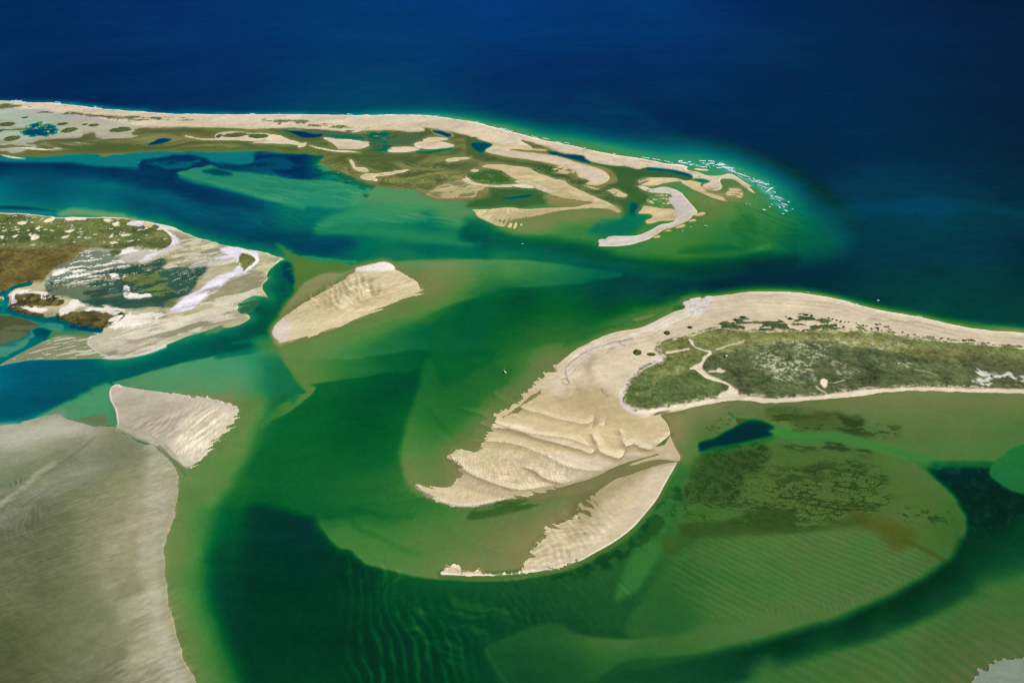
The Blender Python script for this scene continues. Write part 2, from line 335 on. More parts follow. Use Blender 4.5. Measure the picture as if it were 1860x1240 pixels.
# olive marsh tints on the flats
for s, a in (("980,315 1100,298 1300,292 1450,305 1550,320 1520,345 1350,345 1200,325 1050,325", OLIVE), ("600,345 680,340 660,352 610,352", OLIVE)):
    paint(R1(s), .3, None, a, fe=(2, 8), warp=5, ws=50, k=.9)
for s, a, kk in (("100,300 500,290 700,325 900,340 1150,325 1250,400 1100,480 950,470 800,440 560,330 400,350 250,330", (.06, .12, .09), .8), ("930,345 1180,330 1150,400 960,430 880,400", (.16, .17, .10), .6),
              ("700,490 950,460 1250,500 1500,450 1650,480 1500,520 1200,560 1000,600 800,600 760,560", (.12, .14, .05), .7), ("1280,625 1380,650 1450,650 1400,670 1300,655", (.07, .11, .06), .8),
              ("1550,640 1700,650 1860,640 1860,700 1720,695 1600,680", (.09, .14, .035), .95), ("1350,540 1500,545 1600,560 1560,590 1420,590", (.10, .11, .04), .7), ("-100,385 100,395 300,410 470,440 300,455 0,440", (.15, .14, .055), .6),
              ("250,320 300,330 500,400 440,410 330,390 240,350", (.11, .13, .05), .8)):
    paint(R2(s), .5, .3, a, fe=(2, 9), warp=6, ws=50, k=kk, mask=thresh(60, -.9, .1, 75, ang=.1, stretch=2))
for s, a, kk, dd in (("0,285 60,280 180,330 130,380 200,410 350,430 560,460 700,500 600,540 560,600 420,590 330,490 100,440 0,400", (.10, .12, .045), .85, .6),
              ("20,545 80,530 180,510 240,540 280,570 350,600 250,612 100,610 20,585", (.08, .14, .03), 1, .9),
              ("820,410 900,460 1010,485 1150,495 1290,525 1290,560 1230,590 1220,640 1330,690 1300,740 1250,780 1190,800 1200,830 1120,810 1040,710 1010,660 1080,600 1060,530 960,480", (.075, .11, .055), .95, 1.2),
              ("420,480 540,470 600,500 700,560 830,600 860,610 820,625 700,590 620,575 520,530", (.10, .10, .035), .9, .7),
              ("700,590 830,620 960,670 1040,690 1110,790 1050,750 900,690 780,640", (.13, .13, .05), .8, .8),
              ("80,680 200,650 430,650 560,670 560,740 400,780 100,790 0,780 60,720", (.055, .10, .05), .9, 1.5)):
    paint(R3(s), dd, .2, a, fe=(2, 7), warp=4, ws=50, k=kk)
paint(R3("540,485 590,490 605,510 570,525 600,545 700,570 800,600 860,600"), .9, .3, (.04, .05, .02), fe=(0, 2), closed=False, width=1.3, warp=1)
paint(R3("1190,770 1210,800 1180,840 1100,880 1000,900 900,960 1050,985 1150,980 1250,900 1300,860 1230,830"), 4.2, .9, fe=(6, 14), warp=5)
paint(R3("0,880 150,900 200,950 400,1000 700,1040 930,1085 1150,1160 1600,1190 1860,1160 2200,1130 2400,1170 2000,1230 1500,1240 900,1130 400,1080 0,1020"), 2.5, None, fe=(8, 16), op='add', warp=4)

# ------------------------------------------------------------------ 3. far barrier island and its bars (bodies 1..)
BAR = Field(pts("-700,140 -300,172 0,183 60,186 100,187 160,194 220,200 280,204 330,207 400,208 470,208 540,208 620,209 700,209 760,209 800,213 860,222 900,232 935,241 980,253 1030,263 1080,274 1130,283 1170,289 1210,297 1235,299 1251,305 1244,308 1265,312 1288,319 1310,318 1325,316 1340,322 1352,330 1366,339 1358,338 1375,352 1362,347 1345,335 1333,327 1313,325 1308,330 1313,337 1308,344 1297,346 1285,344 1275,338 1278,334 1289,331 1285,328 1262,324 1252,322 1235,315 1205,308 1177,304 1168,309 1150,306 1137,303 1112,301 1087,297 1070,293 1055,282 1025,279 1010,275 990,266 970,260 942,254 967,269 940,271 900,266 882,257 852,247 827,241 797,235 765,232 772,238 745,240 717,237 700,236 660,237 640,240 595,236 560,234 527,232 465,234 400,232 325,230 262,230 180,216 100,205 0,196 -700,180"), pad=40)
paint(BAR, -1.6, None, DRY, fe=(1.5, 1.2), warp=1.2, ws=30, rg=1)
bd = BAR(); bsl = BAR.sl
A[bsl] *= (1 + .09*(1-ss(0, 3, -bd))[..., None]*(bd < 0)[..., None])
for s in ("0,240 150,230 350,240 560,270 700,290 860,330 960,320 900,345 700,330 600,300 400,280 200,270 0,262",):
    paint(R2(s), -2, None, GRASS, fe=(1, 2), warp=2, ws=20, mask=thresh(22, .1, .4, 81, stretch=2), V_=.7)
paint(R1("460,165 560,180 640,195 880,210 1040,210 1400,225 1380,235 1100,232 900,245 700,215 500,200 440,185"), -1.5, None, GRASS, fe=(1, 2), warp=2, ws=20, mask=thresh(24, .0, .35, 82, stretch=3), V_=.7)
paint(R1("0,120 100,115 160,135 60,155 0,165"), -1, None, GRASS, fe=(1, 2), warp=2, ws=20, mask=thresh(24, -.3, .15, 83, stretch=3), V_=.7)
paint(R1("80,140 400,150 420,190 150,200 60,200"), -1, None, GRASS, fe=(1, 2), warp=2, ws=20, mask=thresh(24, .35, .6, 84, stretch=3), V_=.5)
def bar(P, A_=TAN, D_=-.5, fe=(2, 1), warp=.8, edge=None, rg=2, **k):
    F = Field(P, pad=14)
    if 'mask' not in k:
        paint(F, None, None, (.37, .31, .14), fe=(0, 7), k=.75, warp=3, ws=30)
    r_ = paint(F, D_, None, A_, fe=fe, warp=warp, ws=25, rg=rg, edge=edge, **k)
    sl = F.sl; m = r_[2]; q = fbm(WX[sl], WY[sl], 38, 4, 501, .6, .25, 3.0)
    A[sl] *= (1 - .28*np.clip(q, -.4, 1)*m*ss(-1, -9, r_[1]))[..., None].astype(np.float32)
    return r_
bar(R3("115,370 160,340 175,333 260,345 370,345 480,360 560,368 620,380 480,375 330,365 300,368 420,385 600,405 700,430 800,460 900,485 970,510 1020,545 1030,580 1000,610 930,628 860,622 850,610 880,600 860,585 800,570 780,530 740,510 640,480 550,460 420,440 300,425 200,405 140,390"), DRY, edge=(TAN, 4), rg=2)
paint(R3("900,485 970,505 1025,540 1040,580 1010,615 1080,600 1065,545 1000,500"), .1, None, WET, fe=(1, 4), k=.8)
paint(R3("780,640 800,560 750,520 640,490 700,540 780,590"), .1, None, WET, fe=(1, 3), k=.6, warp=2)
paint(R3("600,490 700,480 780,520 760,530 700,540 620,510"), -.2, None, TAN, fe=(1, 5), warp=3, ws=20, mask=thresh(15, -.3, .2, 85))
bar(R3("100,490 150,475 240,475 330,485 420,495 470,510 520,540 580,560 630,580 700,590 740,625 860,680 950,720 1040,760 1090,790 1112,815 1085,828 1030,800 960,790 850,785 700,800 800,775 900,755 880,740 780,720 680,690 560,655 470,640 440,600 370,590 300,560 240,520 160,505"), TAN, edge=(DRY, 3), rg=3)
bar(R3("330,600 430,590 560,640 700,690 900,740 780,730 600,690 480,650"), DRY, rg=3)
bar(R3("560,700 700,690 820,740 840,770 600,775 580,740"), WET, D_=-.05, fe=(2, 5), rg=3, warp=3, k=.8)
bar(R3("25,800 80,800 180,795 290,785 400,795 500,793 650,785 800,780 950,765 1080,800 1085,826 1000,795 800,800 640,820 520,850 440,862 360,872 300,895 270,930 200,920 150,895 90,870 60,850 50,825"), TAN, edge=(PALE, 2.2), rg=3)
ripple(R3("100,810 500,800 600,830 400,880 250,930 120,880"), (950, 390), (-4, 10), 8, .35, fe=(2, 5), pw=1.3, warp=.4, wet=.6)
paint(R3("200,870 400,850 600,830 800,810 1050,800 1080,830 900,870 700,880 560,930 420,950 300,940"), .15, .1, WET, fe=(4, 18), k=.75, warp=4)
for s in ("288,932 300,905 325,898 310,936", "328,938 345,895 357,902 345,942", "380,918 388,896 396,915 388,920"): bar(R3(s), TAN, fe=(.5, .8), rg=3)
bar(R3("-20,560 0,575 30,600 100,620 200,627 300,622 420,620 480,640 440,648 300,634 150,632 60,617 10,595"), PALE, fe=(.5, 1), rg=3)
bar(R3("1230,600 1260,580 1330,568 1430,567 1540,572 1600,582 1580,600 1500,600 1420,615 1380,628 1300,632 1250,625"), TAN, D_=-.3, edge=(DRY, 2), rg=4)
HK = R3("1228,632 1250,628 1330,650 1400,640 1440,638 1520,660 1570,700 1620,760 1670,820 1640,845 1590,890 1500,930 1420,955 1350,1000 1270,1035 1180,1060 1080,1072 1000,1072 942,1070 950,1050 940,1030 960,1015 1000,1015 1010,1000 1060,992 1200,990 1280,970 1340,940 1400,910 1490,890 1510,850 1500,800 1480,760 1460,725 1480,710 1470,690 1400,683 1320,680 1270,660")
bar(R3("1265,775 1300,770 1400,790 1500,800 1510,880 1400,890 1330,908 1290,905 1285,880 1320,865 1340,850 1320,840 1230,832 1260,800"), TAN, D_=-.25, rg=4, edge=(DRY, 2))
bar(R3("1300,740 1350,700 1450,685 1480,740 1500,790 1400,780"), TAN, D_=-.1, rg=4, fe=(2, 4), mask=thresh(12, -.25, .1, 86))
bar(HK, (.50, .45, .40), D_=-1, edge=(WHITE, 3.2), rg=4)
paint(R3("1480,710 1520,705 1580,760 1600,830 1550,880 1500,840 1480,760"), None, None, (.47, .43, .38), fe=(2, 3), k=.8)
for s in ("1640,845 1700,820 1730,830 1690,848", "1590,890 1640,868 1660,885 1610,892", "1500,935 1560,910 1585,915 1560,935", "1420,958 1470,945 1485,955 1440,962", "1340,1005 1390,985 1400,1000 1370,1010"):
    bar(R3(s), TAN, D_=-.15, fe=(1, 2), rg=4)
bar(R3("830,620 900,640 1000,660 1060,650 1100,665 1160,695 1140,715 1060,700 1030,675 960,660 880,645"), TAN, D_=-.3, fe=(1, 1.2), rg=2)
bar(R4("340,400 380,388 440,395 500,410 490,430 520,450 590,475 650,487 670,510 690,547 620,532 540,505 460,470 400,440 350,415"), TAN, D_=-.25, edge=(DRY, 2), rg=1)
paint(R4("520,470 640,480 780,520 700,545 660,520"), .2, .1, WET, fe=(3, 6), k=.8)
bar(R4("680,490 720,450 780,450 800,490 780,515 720,500"), TAN, D_=-.05, fe=(2, 5), rg=1)
ripple(R4("660,450 820,440 830,530 680,520"), (1335, 350), (10, 1.5), 3, .3, fe=(1, 3), pw=1, warp=.1)
bar(R4("430,308 480,304 560,315 520,320 450,316"), DRY, D_=-.4, fe=(1, 1), rg=1)
bar(QT("300,202 380,206 470,216 545,222 520,232 400,228 320,215"), PALE, D_=-.4, fe=(.6, .8), rg=1)
bar(QT("960,370 1010,385 1080,420 1135,458 1090,455 1020,420"), TAN, D_=-.2, fe=(1, 2), rg=1)
paint(QT("700,360 760,355 880,375 980,440 1060,500 980,600 900,600 800,560 720,480 700,420"), .7, .1, (.22, .24, .12), fe=(2, 4), k=.8)
bar(QT("800,490 900,480 960,490 1000,540 990,610 930,600 840,575 750,545 790,530"), TAN, D_=-.03, fe=(2, 4), rg=1)
ripple(QT("780,470 1000,470 1010,620 800,590"), (1335, 350), (10, 1.2), 2.6, .35, fe=(1, 3), pw=1, warp=.1)
for s, a in (("490,362 600,368 720,380 820,395 830,415 760,440 680,445 600,440 570,410 530,385", DRY), ("940,455 970,435 1050,428 1150,430 1190,440 1160,455 1080,465 980,466", DRY),
          ("1150,410 1200,390 1300,388 1380,400 1440,420 1380,435 1260,442 1180,432", DRY), ("1210,378 1260,362 1330,360 1400,370 1330,382 1260,386", TAN),
          ("380,415 450,430 560,450 600,452 700,460 760,467 680,468 560,460 440,437", PALE), ("1380,520 1420,510 1500,503 1570,507 1500,520 1400,535", TAN),
          ("755,650 800,625 900,620 1000,605 1110,593 1060,612 950,635 860,645 885,672 820,668", TAN), ("680,520 710,540 720,575 790,580 820,605 740,600 700,570", TAN),
          ("-30,330 90,333 180,350 240,375 300,392 345,405 330,420 280,410 80,400 -30,395", DRY), ("300,425 340,400 370,400 350,425 310,432", TAN), ("1560,600 1590,590 1620,600 1590,610", TAN)):
    bar(R2(s), a, D_=-.35, fe=(1, 1.5), edge=(PALE, 1.5), rg=5)
bar(R1("1335,343 1380,352 1450,365 1565,368 1562,345 1600,325 1700,315 1860,325 1900,330 1900,385 1700,380 1500,378 1400,365 1345,352"), DRY, D_=-.6, fe=(1, 1), rg=5)
F, d, m = paint(R2("1230,780 1330,700 1500,665 1560,665 1700,740 1640,800 1400,808 1280,800"), -.05, None, (.33, .28, .14), fe=(4, 6), warp=4, k=.9)
bar(R2("1500,668 1540,652 1560,680 1620,695 1720,708 1860,712 1860,720 1700,716 1600,706 1540,685"), DRY, D_=-.3, fe=(.5, 1.5), rg=5)
paint(R2("1260,770 1330,700 1480,680 1600,720 1650,780 1500,800 1350,800"), -.1, None, (.13, .13, .045), fe=(4, 5), mask=thresh(22, -.05, .3, 87, ang=.4, stretch=2.2), k=.9)
paint(R2("900,640 1000,610 1100,600 1200,590 1180,630 1050,660 950,660"), .1, None, (.11, .12, .05), fe=(4, 5), mask=thresh(22, -.1, .3, 88, ang=.1, stretch=3), k=.9)
# ponds of the far island
def pond(P, D_=8.5, H_=3, fe=(1, 1.5), warp=1, **k): return paint(P, D_, H_, None, fe=fe, warp=warp, ws=25, **k)
pond(R2("190,303 240,312 330,318 400,333 485,338 440,358 360,360 290,338"))
paint(R2("180,300 240,320 300,350 370,375 440,370 500,340"), .2, 0, (.16, .15, .06), fe=(0, 3), closed=False, width=1.6, k=.5)
pond(R2("190,303 240,312 330,318 400,333 485,338 440,358 360,360 290,338"))
paint(R2("1270,302 1330,303 1410,322 1435,352 1365,352 1300,332"), .1, None, TAN, fe=(1, 2)); pond(R2("1280,310 1330,312 1400,330 1420,348 1370,345 1310,325"))
pond(R2("1565,402 1650,398 1712,412 1665,443 1640,470 1580,440"), 6, 2.4, fe=(2, 3)); pond(R1("1078,412 1110,390 1170,368 1240,370 1230,385 1150,405"))
pond(R3("570,378 640,388 700,403 820,410 850,440 900,465 840,455 740,430 660,410 600,395"), 7, 2.4); pond(R3("250,722 300,712 400,700 460,693 440,707 340,722"), 5.5, 2.2, fe=(1, 2)); pond(R3("1180,790 1200,760 1225,770 1215,800 1195,820"), 6, 2, fe=(1, 4))
pond(R1("165,330 180,290 250,266 340,262 390,290 410,330 300,350 210,342"), 6.8, 2.6, fe=(3, 3), warp=5, mask=thresh(14, -.8, -.1, 91)); pond(R2("1160,460 1250,458 1420,435 1440,440 1300,465 1200,472"), 4, 1.6, fe=(1, 2))
pond(R2("-60,420 0,425") + R2("0,430"), 1, 1) if False else None
paint(R4("100,300 250,312 380,340 430,372 380,388 300,368 150,365 60,350 20,335 40,315"), 1.4, .4, (.10, .10, .04), fe=(1, 2)); pond(R4("90,298 200,305 320,322 400,345 425,368 380,358 250,325 120,315"), 5, 2, fe=(1, 2)); pond(R4("440,380 500,378 556,398 556,406 480,398"), 4, .6, fe=(1, 1))
for s in ("380,345 420,345 520,370 600,410 700,440",): pass
paint(R2("780,330 880,330 1000,345 900,365 800,350"), 4.5, 1.8, TEALM, fe=(2, 5), warp=4, mask=thresh(20, -.2, .3, 92)); paint(R2("850,400 960,380 970,440 920,460 860,440"), 3, 1.5, TEALM, fe=(2, 5), warp=4, mask=thresh(20, -.3, .3, 93)); paint(R2("520,345 700,350 780,375 640,362"), 3.5, 1.7, TEALM, fe=(1, 4), warp=3, k=.8)

# ------------------------------------------------------------------ 4. marsh island on the left
MI = Field(pts("-800,380 -200,384") + R5("0,65 200,72 400,95 600,95 760,95 900,105 1000,125 1150,145 1240,165 1330,200 1400,230 1500,262 1600,290 1700,310 1780,330 1860,340") + R6("300,25 380,50 480,78 440,95 400,130 360,165 340,210 352,230 310,270 320,320 360,365 300,355 230,355 140,420 180,470 220,505 160,550 80,580") +
    R5("1600,905 1500,925 1430,940 1300,990 1200,1030 1100,1070 1000,1095 880,1115 780,1118 720,1100 660,1050 630,1010 640,970 700,940 740,915 700,905 600,890 420,858 400,838 330,830 270,825 150,795 60,775 40,760 50,740 20,700 0,690") + pts("-300,580 -800,600"), pad=60)
paint(MI, 2.6, .8, fe=(0, 26), warp=5, k=.75)
paint(R5("-400,30 0,20 200,25 400,60 440,70 300,50 0,40 -400,50"), 7.6, 2.3, fe=(2, 4)); paint(R5("-400,45 0,42 300,52 440,72 380,90 200,70 0,62 -400,62"), 2.8, 2.1, fe=(1, 3))
paint(R5("430,75 600,70 760,90 900,108 1100,140 1000,115 760,65 560,45 480,55"), .6, .9, fe=(2, 8), warp=3)
paint(MI, -.8, None, (.37, .335, .20), fe=(2, 1.2), warp=1.5, ws=30, rg=6)
msl = MI.sl; md = MI(); mi = ss(0, 6, -md)
st = fbm(WX[msl], WY[msl], 60, 5, 101, .6, .25, 2.6)
A[msl] *= (1 + .35*st*mi)[..., None]
paint(MI, None, None, PALE, fe=(0, .5), k=.75, mask=lambda x, y, px, py: ss(1, 0, np.abs(MI.at(px, py)+1.5)/2.5)*(py < 480))
g = lambda s, a, **k: paint(R5(s), k.pop('D_', -1.2), None, a, **{**dict(fe=(2, 3), warp=3, ws=30), **k})
g("-1200,85 0,82 200,92 400,110 600,112 760,112 900,118 990,128 1030,160 1190,190 1250,240 1255,290 1210,330 1140,348 980,330 870,325 760,320 620,322 300,330 0,325 -1200,320", GRASS, V_=.8, D_=-1.9)
g("-1200,85 0,82 400,110 760,112 990,128 1190,190 1255,290 1140,348 870,325 0,325 -1200,320", DGRASS, mask=thresh(60, -.1, .6, 102, ang=-.2, stretch=1.6), V_=.8, D_=-1.9, k=.7)
g("-1200,85 0,82 400,110 760,112 990,128 1190,190 1255,290 1140,348 870,325 0,325 -1200,320", YGRASS, mask=thresh(70, .1, .8, 103, ang=-.2, stretch=2.5), V_=.5, D_=-1.9, k=.6)
g("0,325 300,328 590,320 640,345 560,400 430,450 340,510 290,560 200,570 100,610 0,650 -1200,640 -1200,320", MARSH, V_=.9, D_=-.9, fe=(3, 6), warp=5)
g("-400,300 400,300 500,330 200,350 -400,350", GRASS, V_=.8, D_=-.9, mask=thresh(40, 0, .5, 104, stretch=2), warp=5)
tz = "330,565 450,500 600,440 700,480 850,470 1000,430 1200,395 1190,480 1300,490 1480,450 1460,530 1380,640 1290,690 1180,745 900,755 700,745 560,695 400,660 330,620"
g(tz, TEALM, D_=.25, fe=(3, 6), warp=5); g(tz, (.10, .13, .07), D_=-.1, mask=thresh(45, 0, .5, 105, ang=.35, stretch=3), warp=5, k=.9)
g("600,345 760,340 900,380 970,410 860,470 700,520 480,560 330,560 400,480 520,410", (.115, .16, .11), D_=-.3, warp=5, fe=(3, 6), k=.9)
g("980,500 1180,480 1200,560 1290,690 1240,740 1150,700 1000,610 900,560", (.09, .13, .035), D_=-.3, fe=(6, 10), warp=6, V_=.5)
g("1190,480 1480,450 1460,530 1350,650 1290,680 1220,600", TEALM, D_=.3, fe=(6, 8), warp=5, mask=thresh(40, -.5, .4, 106, ang=.4, stretch=2))
g("600,335 800,345 960,400 1000,430 860,500 640,580 330,590 380,490 540,400", WHITE, D_=-.8, fe=(8, 3), mask=thresh(13, .12, .28, 107, ang=.35, stretch=3.4, gain=.65, octv=5), warp=2)
g("100,620 300,650 420,700 640,720 900,770 860,800 600,790 420,820 100,760 60,680", PALE, D_=-.8, fe=(4, 5), mask=thresh(20, -.1, .12, 108, ang=.2, stretch=1.8, octv=5), warp=3)
for s in ("60,745 80,700 135,655 280,655 300,690 390,700 470,712 440,735 370,740 300,745 250,740 200,760 260,790 320,805 300,825 150,795 60,775", "410,800 470,805 560,790 640,778 760,785 870,785 900,830 830,870 740,905 640,895 560,878 420,856"): g(s, MARSH, V_=.9, D_=-1, warp=3, fe=(1, 2))
for s in ("140,720 180,700 190,740 150,745", "300,690 350,670 390,670 395,690 350,700", "160,755 300,760 340,770 250,785", "620,770 720,760 870,770 860,780 760,775 640,785", "430,805 440,760 500,740 540,700 620,740 560,750 500,800", "770,885 820,830 900,810 1040,815 1150,820 1140,850 1000,880 880,895 840,910", "890,610 900,590 930,600 960,650 1060,650 1100,670 960,690 905,670", "795,515 855,515 860,540 820,545", "770,630 850,615 870,630 800,640", "850,465 920,455 870,475", "120,640 300,645 330,655 140,652 100,680 130,730 90,740 80,680"):
    g(s, WHITE, D_=-1.3, fe=(1, 2), warp=2.5, ws=14)
for s in ("130,150 160,130 200,140 170,155", "320,130 390,105 395,120 340,140", "260,185 290,165 290,190 265,190", "470,105 600,105 640,112 600,118 500,125", "820,145 860,145 870,160 830,165", "750,122 800,118 820,130 780,135", "470,205 540,192 520,210", "450,250 510,232 480,255", "210,235 290,235 290,255 230,270 240,250", "5,245 30,240 20,260", "800,245 825,220 825,235 810,252", "870,230 960,225 940,235 890,240", "800,285 850,278 860,290 810,292", "370,195 400,198 385,205", "110,190 150,190 130,196", "95,240 130,230 110,250", "210,225 230,220 225,232"):
    g(s, PALE, D_=-1.6, fe=(.5, 1.5), warp=1.5, ws=12, V_=0)
g("1190,185 1240,215 1270,260 1250,300 1200,345 1100,375 1000,425 1060,375 1150,348 1210,330 1250,290 1248,245", WHITE, D_=-1.3, fe=(1, 2), warp=1); g("1250,235 1290,240 1300,260 1270,310 1210,358 1120,390 1010,420 1060,378 1150,355 1225,320 1258,280", LILAC, D_=-1.2, fe=(1, 3), warp=2)
g("870,350 950,318 1070,330 1150,345 1060,372 1000,420 900,425 880,390 940,380 870,375", (.42, .40, .31), D_=-.5, fe=(2, 3), warp=2); g("880,340 970,315 960,335 1100,340 1140,348 1000,345 890,365 860,380 830,385 880,355", WHITE, D_=-.8, fe=(.5, 1.5), warp=1.5)
g("805,345 870,335 880,345 860,375 820,380", GRASS, D_=-1, V_=.7, warp=1)
g("920,152 1000,125 1130,145 1240,165 1330,205 1270,195 1200,188 1150,190 1120,165 1060,145 1020,165", (.58, .53, .50), D_=-1.2, fe=(1, 1.5), warp=1); g("1030,150 1060,140 1105,150 1095,172 1050,170", TAN, D_=-1, fe=(1, 1)); g("1100,160 1130,155 1155,175 1130,183 1100,175", GRASS, D_=-1.4, V_=.8, fe=(.5, 1))
g("1600,330 1640,325 1750,320 1800,335 1860,350 1880,410 1850,460 1780,510 1700,535 1640,565 1560,635 1450,705 1390,765 1280,790 1230,778 1330,700 1450,625 1550,550 1600,522 1700,500 1760,495 1730,450 1735,420 1640,400 1500,420 1400,455 1380,460 1460,415 1560,395 1660,380 1610,350", LILAC, D_=-1.3, fe=(1.5, 3), warp=2.5, ws=18)
g("1390,458 1450,420 1560,395 1690,385 1720,415 1600,440 1480,450", (.47, .43, .38), D_=-1, fe=(2, 5), warp=3)
g("1733,430 1752,375 1790,370 1858,407 1830,450 1778,495 1745,465", (.12, .135, .03), D_=-1.6, V_=.8, fe=(.5, 1)); paint(R5("1740,340 1800,350 1860,390 1868,412 1850,440 1800,480 1775,502"), -1.4, None, (.68, .66, .68), closed=False, width=1.2, fe=(0, 1.5))
for kk in range(2):
    g("1300,770 1500,620 1860,540 1860,600 1800,650 1740,740 1760,800 1500,900 1200,980 900,1000 1000,900 1150,830", (PALE, (.22, .21, .13))[kk], D_=-.7, fe=(6, 8), mask=thresh(26, .08, .35, 110+kk, ang=.45, stretch=4, octv=5), warp=2, k=.85)
g("1280,220 1500,270 1800,330 1600,330 1500,380 1340,440 1150,470 1050,470 1200,400 1300,300", (.22, .23, .14), D_=-.5, fe=(6, 6), mask=thresh(60, -.4, .4, 112, ang=-.3, stretch=2.5), warp=3, k=.85)
paint(R6("0,250 100,200 300,200 360,120 300,60 350,60 480,80 350,220 320,300 0,500"), -.6, None, (.24, .235, .15), fe=(6, 6), mask=thresh(30, .0, .4, 113, ang=.5, stretch=3.5), warp=2, k=.8)
g("1720,770 1760,710 1830,690 1860,680 1900,700 1860,760 1780,790", TEALM, D_=1.5, fe=(2, 4), warp=4)
g("1500,940 1560,900 1600,890 1620,905 1560,930", (.2, .25, .15), D_=.6, fe=(3, 5), warp=3)
g("640,970 740,930 1000,900 1250,860 1300,920 1250,990 1000,1080 780,1105 680,1050", (.46, .43, .36), D_=-.9, fe=(20, 6), k=.7, warp=5, mask=thresh(60, -.9, 0, 521, ang=.3, stretch=2))
paint(R5("1200,1035 1100,1072 1000,1097 880,1116 780,1118 720,1100 660,1050 632,1010 640,975 690,945"), -1, None, (.62, .59, .58), closed=False, width=1.5, fe=(0, 4), k=.8, warp=.5); g("1160,760 1210,765 1220,800 1190,825 1165,800", (.2, .2, .15), D_=-1, fe=(2, 3), k=.7)
SANDY = "1280,230 1500,270 1860,340 1900,420 1900,640 1860,700 1740,760 1800,830 1500,925 1250,1000 1000,1090 800,1100 680,1040 660,980 760,930 900,900 1200,800 1400,760 1560,640 1780,510 1700,450 1380,460 1100,480 1010,425 1200,350 1290,270"
g(SANDY, (.19, .19, .115), D_=None, fe=(3, 6), mask=thresh(34, .0, .38, 522, ang=.5, stretch=3.2, octv=5, gain=.65), k=.75); g(SANDY, (.24, .21, .10), D_=None, fe=(3, 6), mask=thresh(60, .1, .5, 523, ang=.5, stretch=2.2, octv=5), k=.6)
g(SANDY, (.60, .55, .42), D_=None, fe=(3, 6), mask=thresh(22, .18, .42, 524, ang=.55, stretch=3.6, octv=4), k=.7); g("1280,230 1500,270 1800,330 1600,380 1400,440 1150,470 1050,430 1200,350", (.16, .17, .09), D_=None, fe=(3, 6), mask=ridge(30, .12, 525, 4, .3, 3.5), k=.6)
g("1330,700 1450,630 1550,550 1650,520 1760,500 1650,570 1550,640 1420,720 1300,780", (.74, .70, .78), D_=None, fe=(3, 4), mask=thresh(18, -.2, .3, 526, ang=.7, stretch=2), k=.7)
g("1733,430 1752,375 1790,370 1858,407 1830,450 1778,495 1745,465", (.12, .135, .03), D_=-1.6, V_=.8, fe=(.5, 1)); paint(R5("1740,340 1800,350 1860,390 1868,412 1850,440 1800,480 1775,502"), -1.4, None, (.70, .68, .70), closed=False, width=1.4, fe=(0, 1.5)); g("1600,330 1640,325 1740,322 1740,370 1725,420 1760,495 1700,490 1735,440 1700,395 1640,400 1560,402 1660,375 1620,350", LILAC, D_=-1.3, fe=(1.5, 3), warp=2.5, ws=18)
# creeks of the marsh island
def creek(P, w_, D_, H_, fe=2, **k): return paint(P, D_, H_, None, closed=False, width=w_, fe=(0, fe), warp=k.pop('warp', 2), ws=25, **k)
LB = R5("-1200,800 -200,800 0,808 200,835 260,860 300,880 230,910 200,960 100,1010 0,1030 -1200,1060"); paint(LB, .2, .3, (.11, .12, .06), fe=(2, 3), warp=3, rg=7); paint(LB, .1, None, (.2, .21, .13), fe=(2, 3), mask=thresh(40, 0, .4, 115, stretch=2), k=.7)
creek(R5("-600,745 0,770 100,795 200,820 300,838 420,862 520,880 620,902 730,918"), 3.6, 4.6, 2.0, 3); creek(R5("520,890 640,908 725,922"), 2.4, 7.5, 2.6, 2); creek(R5("0,660 60,640 120,600 220,578"), 2.2, 3.4, 2.2); creek(R5("20,650 50,700 20,780"), 3, 3, 2.2); paint(R5("330,835 410,820 420,850 350,860"), 5, 2.2, fe=(1, 2))
creek(R5("440,900 350,890 270,920 220,960 150,1000 0,1050 -300,1100"), 5.5, 1.6, 1.8, 4); paint(R5("240,920 300,905 370,930 330,960 290,980 250,960"), 6, 2, WEED, fe=(2, 3), warp=3)
creek(R5("-300,1200 0,1145 120,1090 200,1030 300,975"), 5, 4, 2, 5); paint(R5("-600,1030 0,1040 100,1040 200,990 180,1030 60,1090 0,1110 -600,1150"), 1, 1.6, fe=(2, 4))
F, d, m = paint(R5("0,1172 150,1082 330,990 450,952 640,955 635,1010 700,1075 770,1118 560,1125 300,1130 100,1150"), .02, .4, (.37, .36, .25), fe=(1, 2), warp=1.5, rg=7, edge=(PALE, 1.5))
ripple(F, (110, 630), (10, -2), 4.5, .12, fe=(3, 2), pw=1.1, warp=1.2, ws=70, wet=.35, var=.9)
paint(R5("400,900 450,925 640,930 700,945 640,965 440,955 350,980"), .7, .4, (.25, .24, .15), fe=(2, 3), k=.8)

# ------------------------------------------------------------------ 5. middle bar
paint(R6("420,-20 560,60 700,75 900,100 1000,115 1210,110 1215,125 1000,150 860,200 700,330 560,460 450,475 480,400 540,330 540,200 520,100"), 1.5, .25, (.30, .27, .13), fe=(5, 9), warp=4)
paint(R6("460,130 500,110 535,150 535,230 500,260 460,190"), 7.6, 1.8, WEED, fe=(2, 4), warp=4, mask=thresh(15, -.7, 0, 120)); paint(R6("540,70 600,75 760,100 900,120 820,180 700,190 600,230 545,330 538,200"), 1.2, 0, (.26, .26, .10), fe=(3, 8), warp=4, k=.8)
paint(R6("600,60 900,95 980,95 940,102 700,90"), 2.2, 1.1, fe=(1, 4))
paint(R6("450,465 520,370 600,270 700,205 780,185 880,182 960,150 1000,150 950,200 850,262 760,312 640,382 520,452 440,520"), .25, None, (.40, .34, .20), fe=(3, 4), warp=2)
paint(R6("940,200 850,262 760,312 640,382 520,452"), .8, None, (.26, .23, .12), closed=False, width=2.5, fe=(0, 3), k=.8)
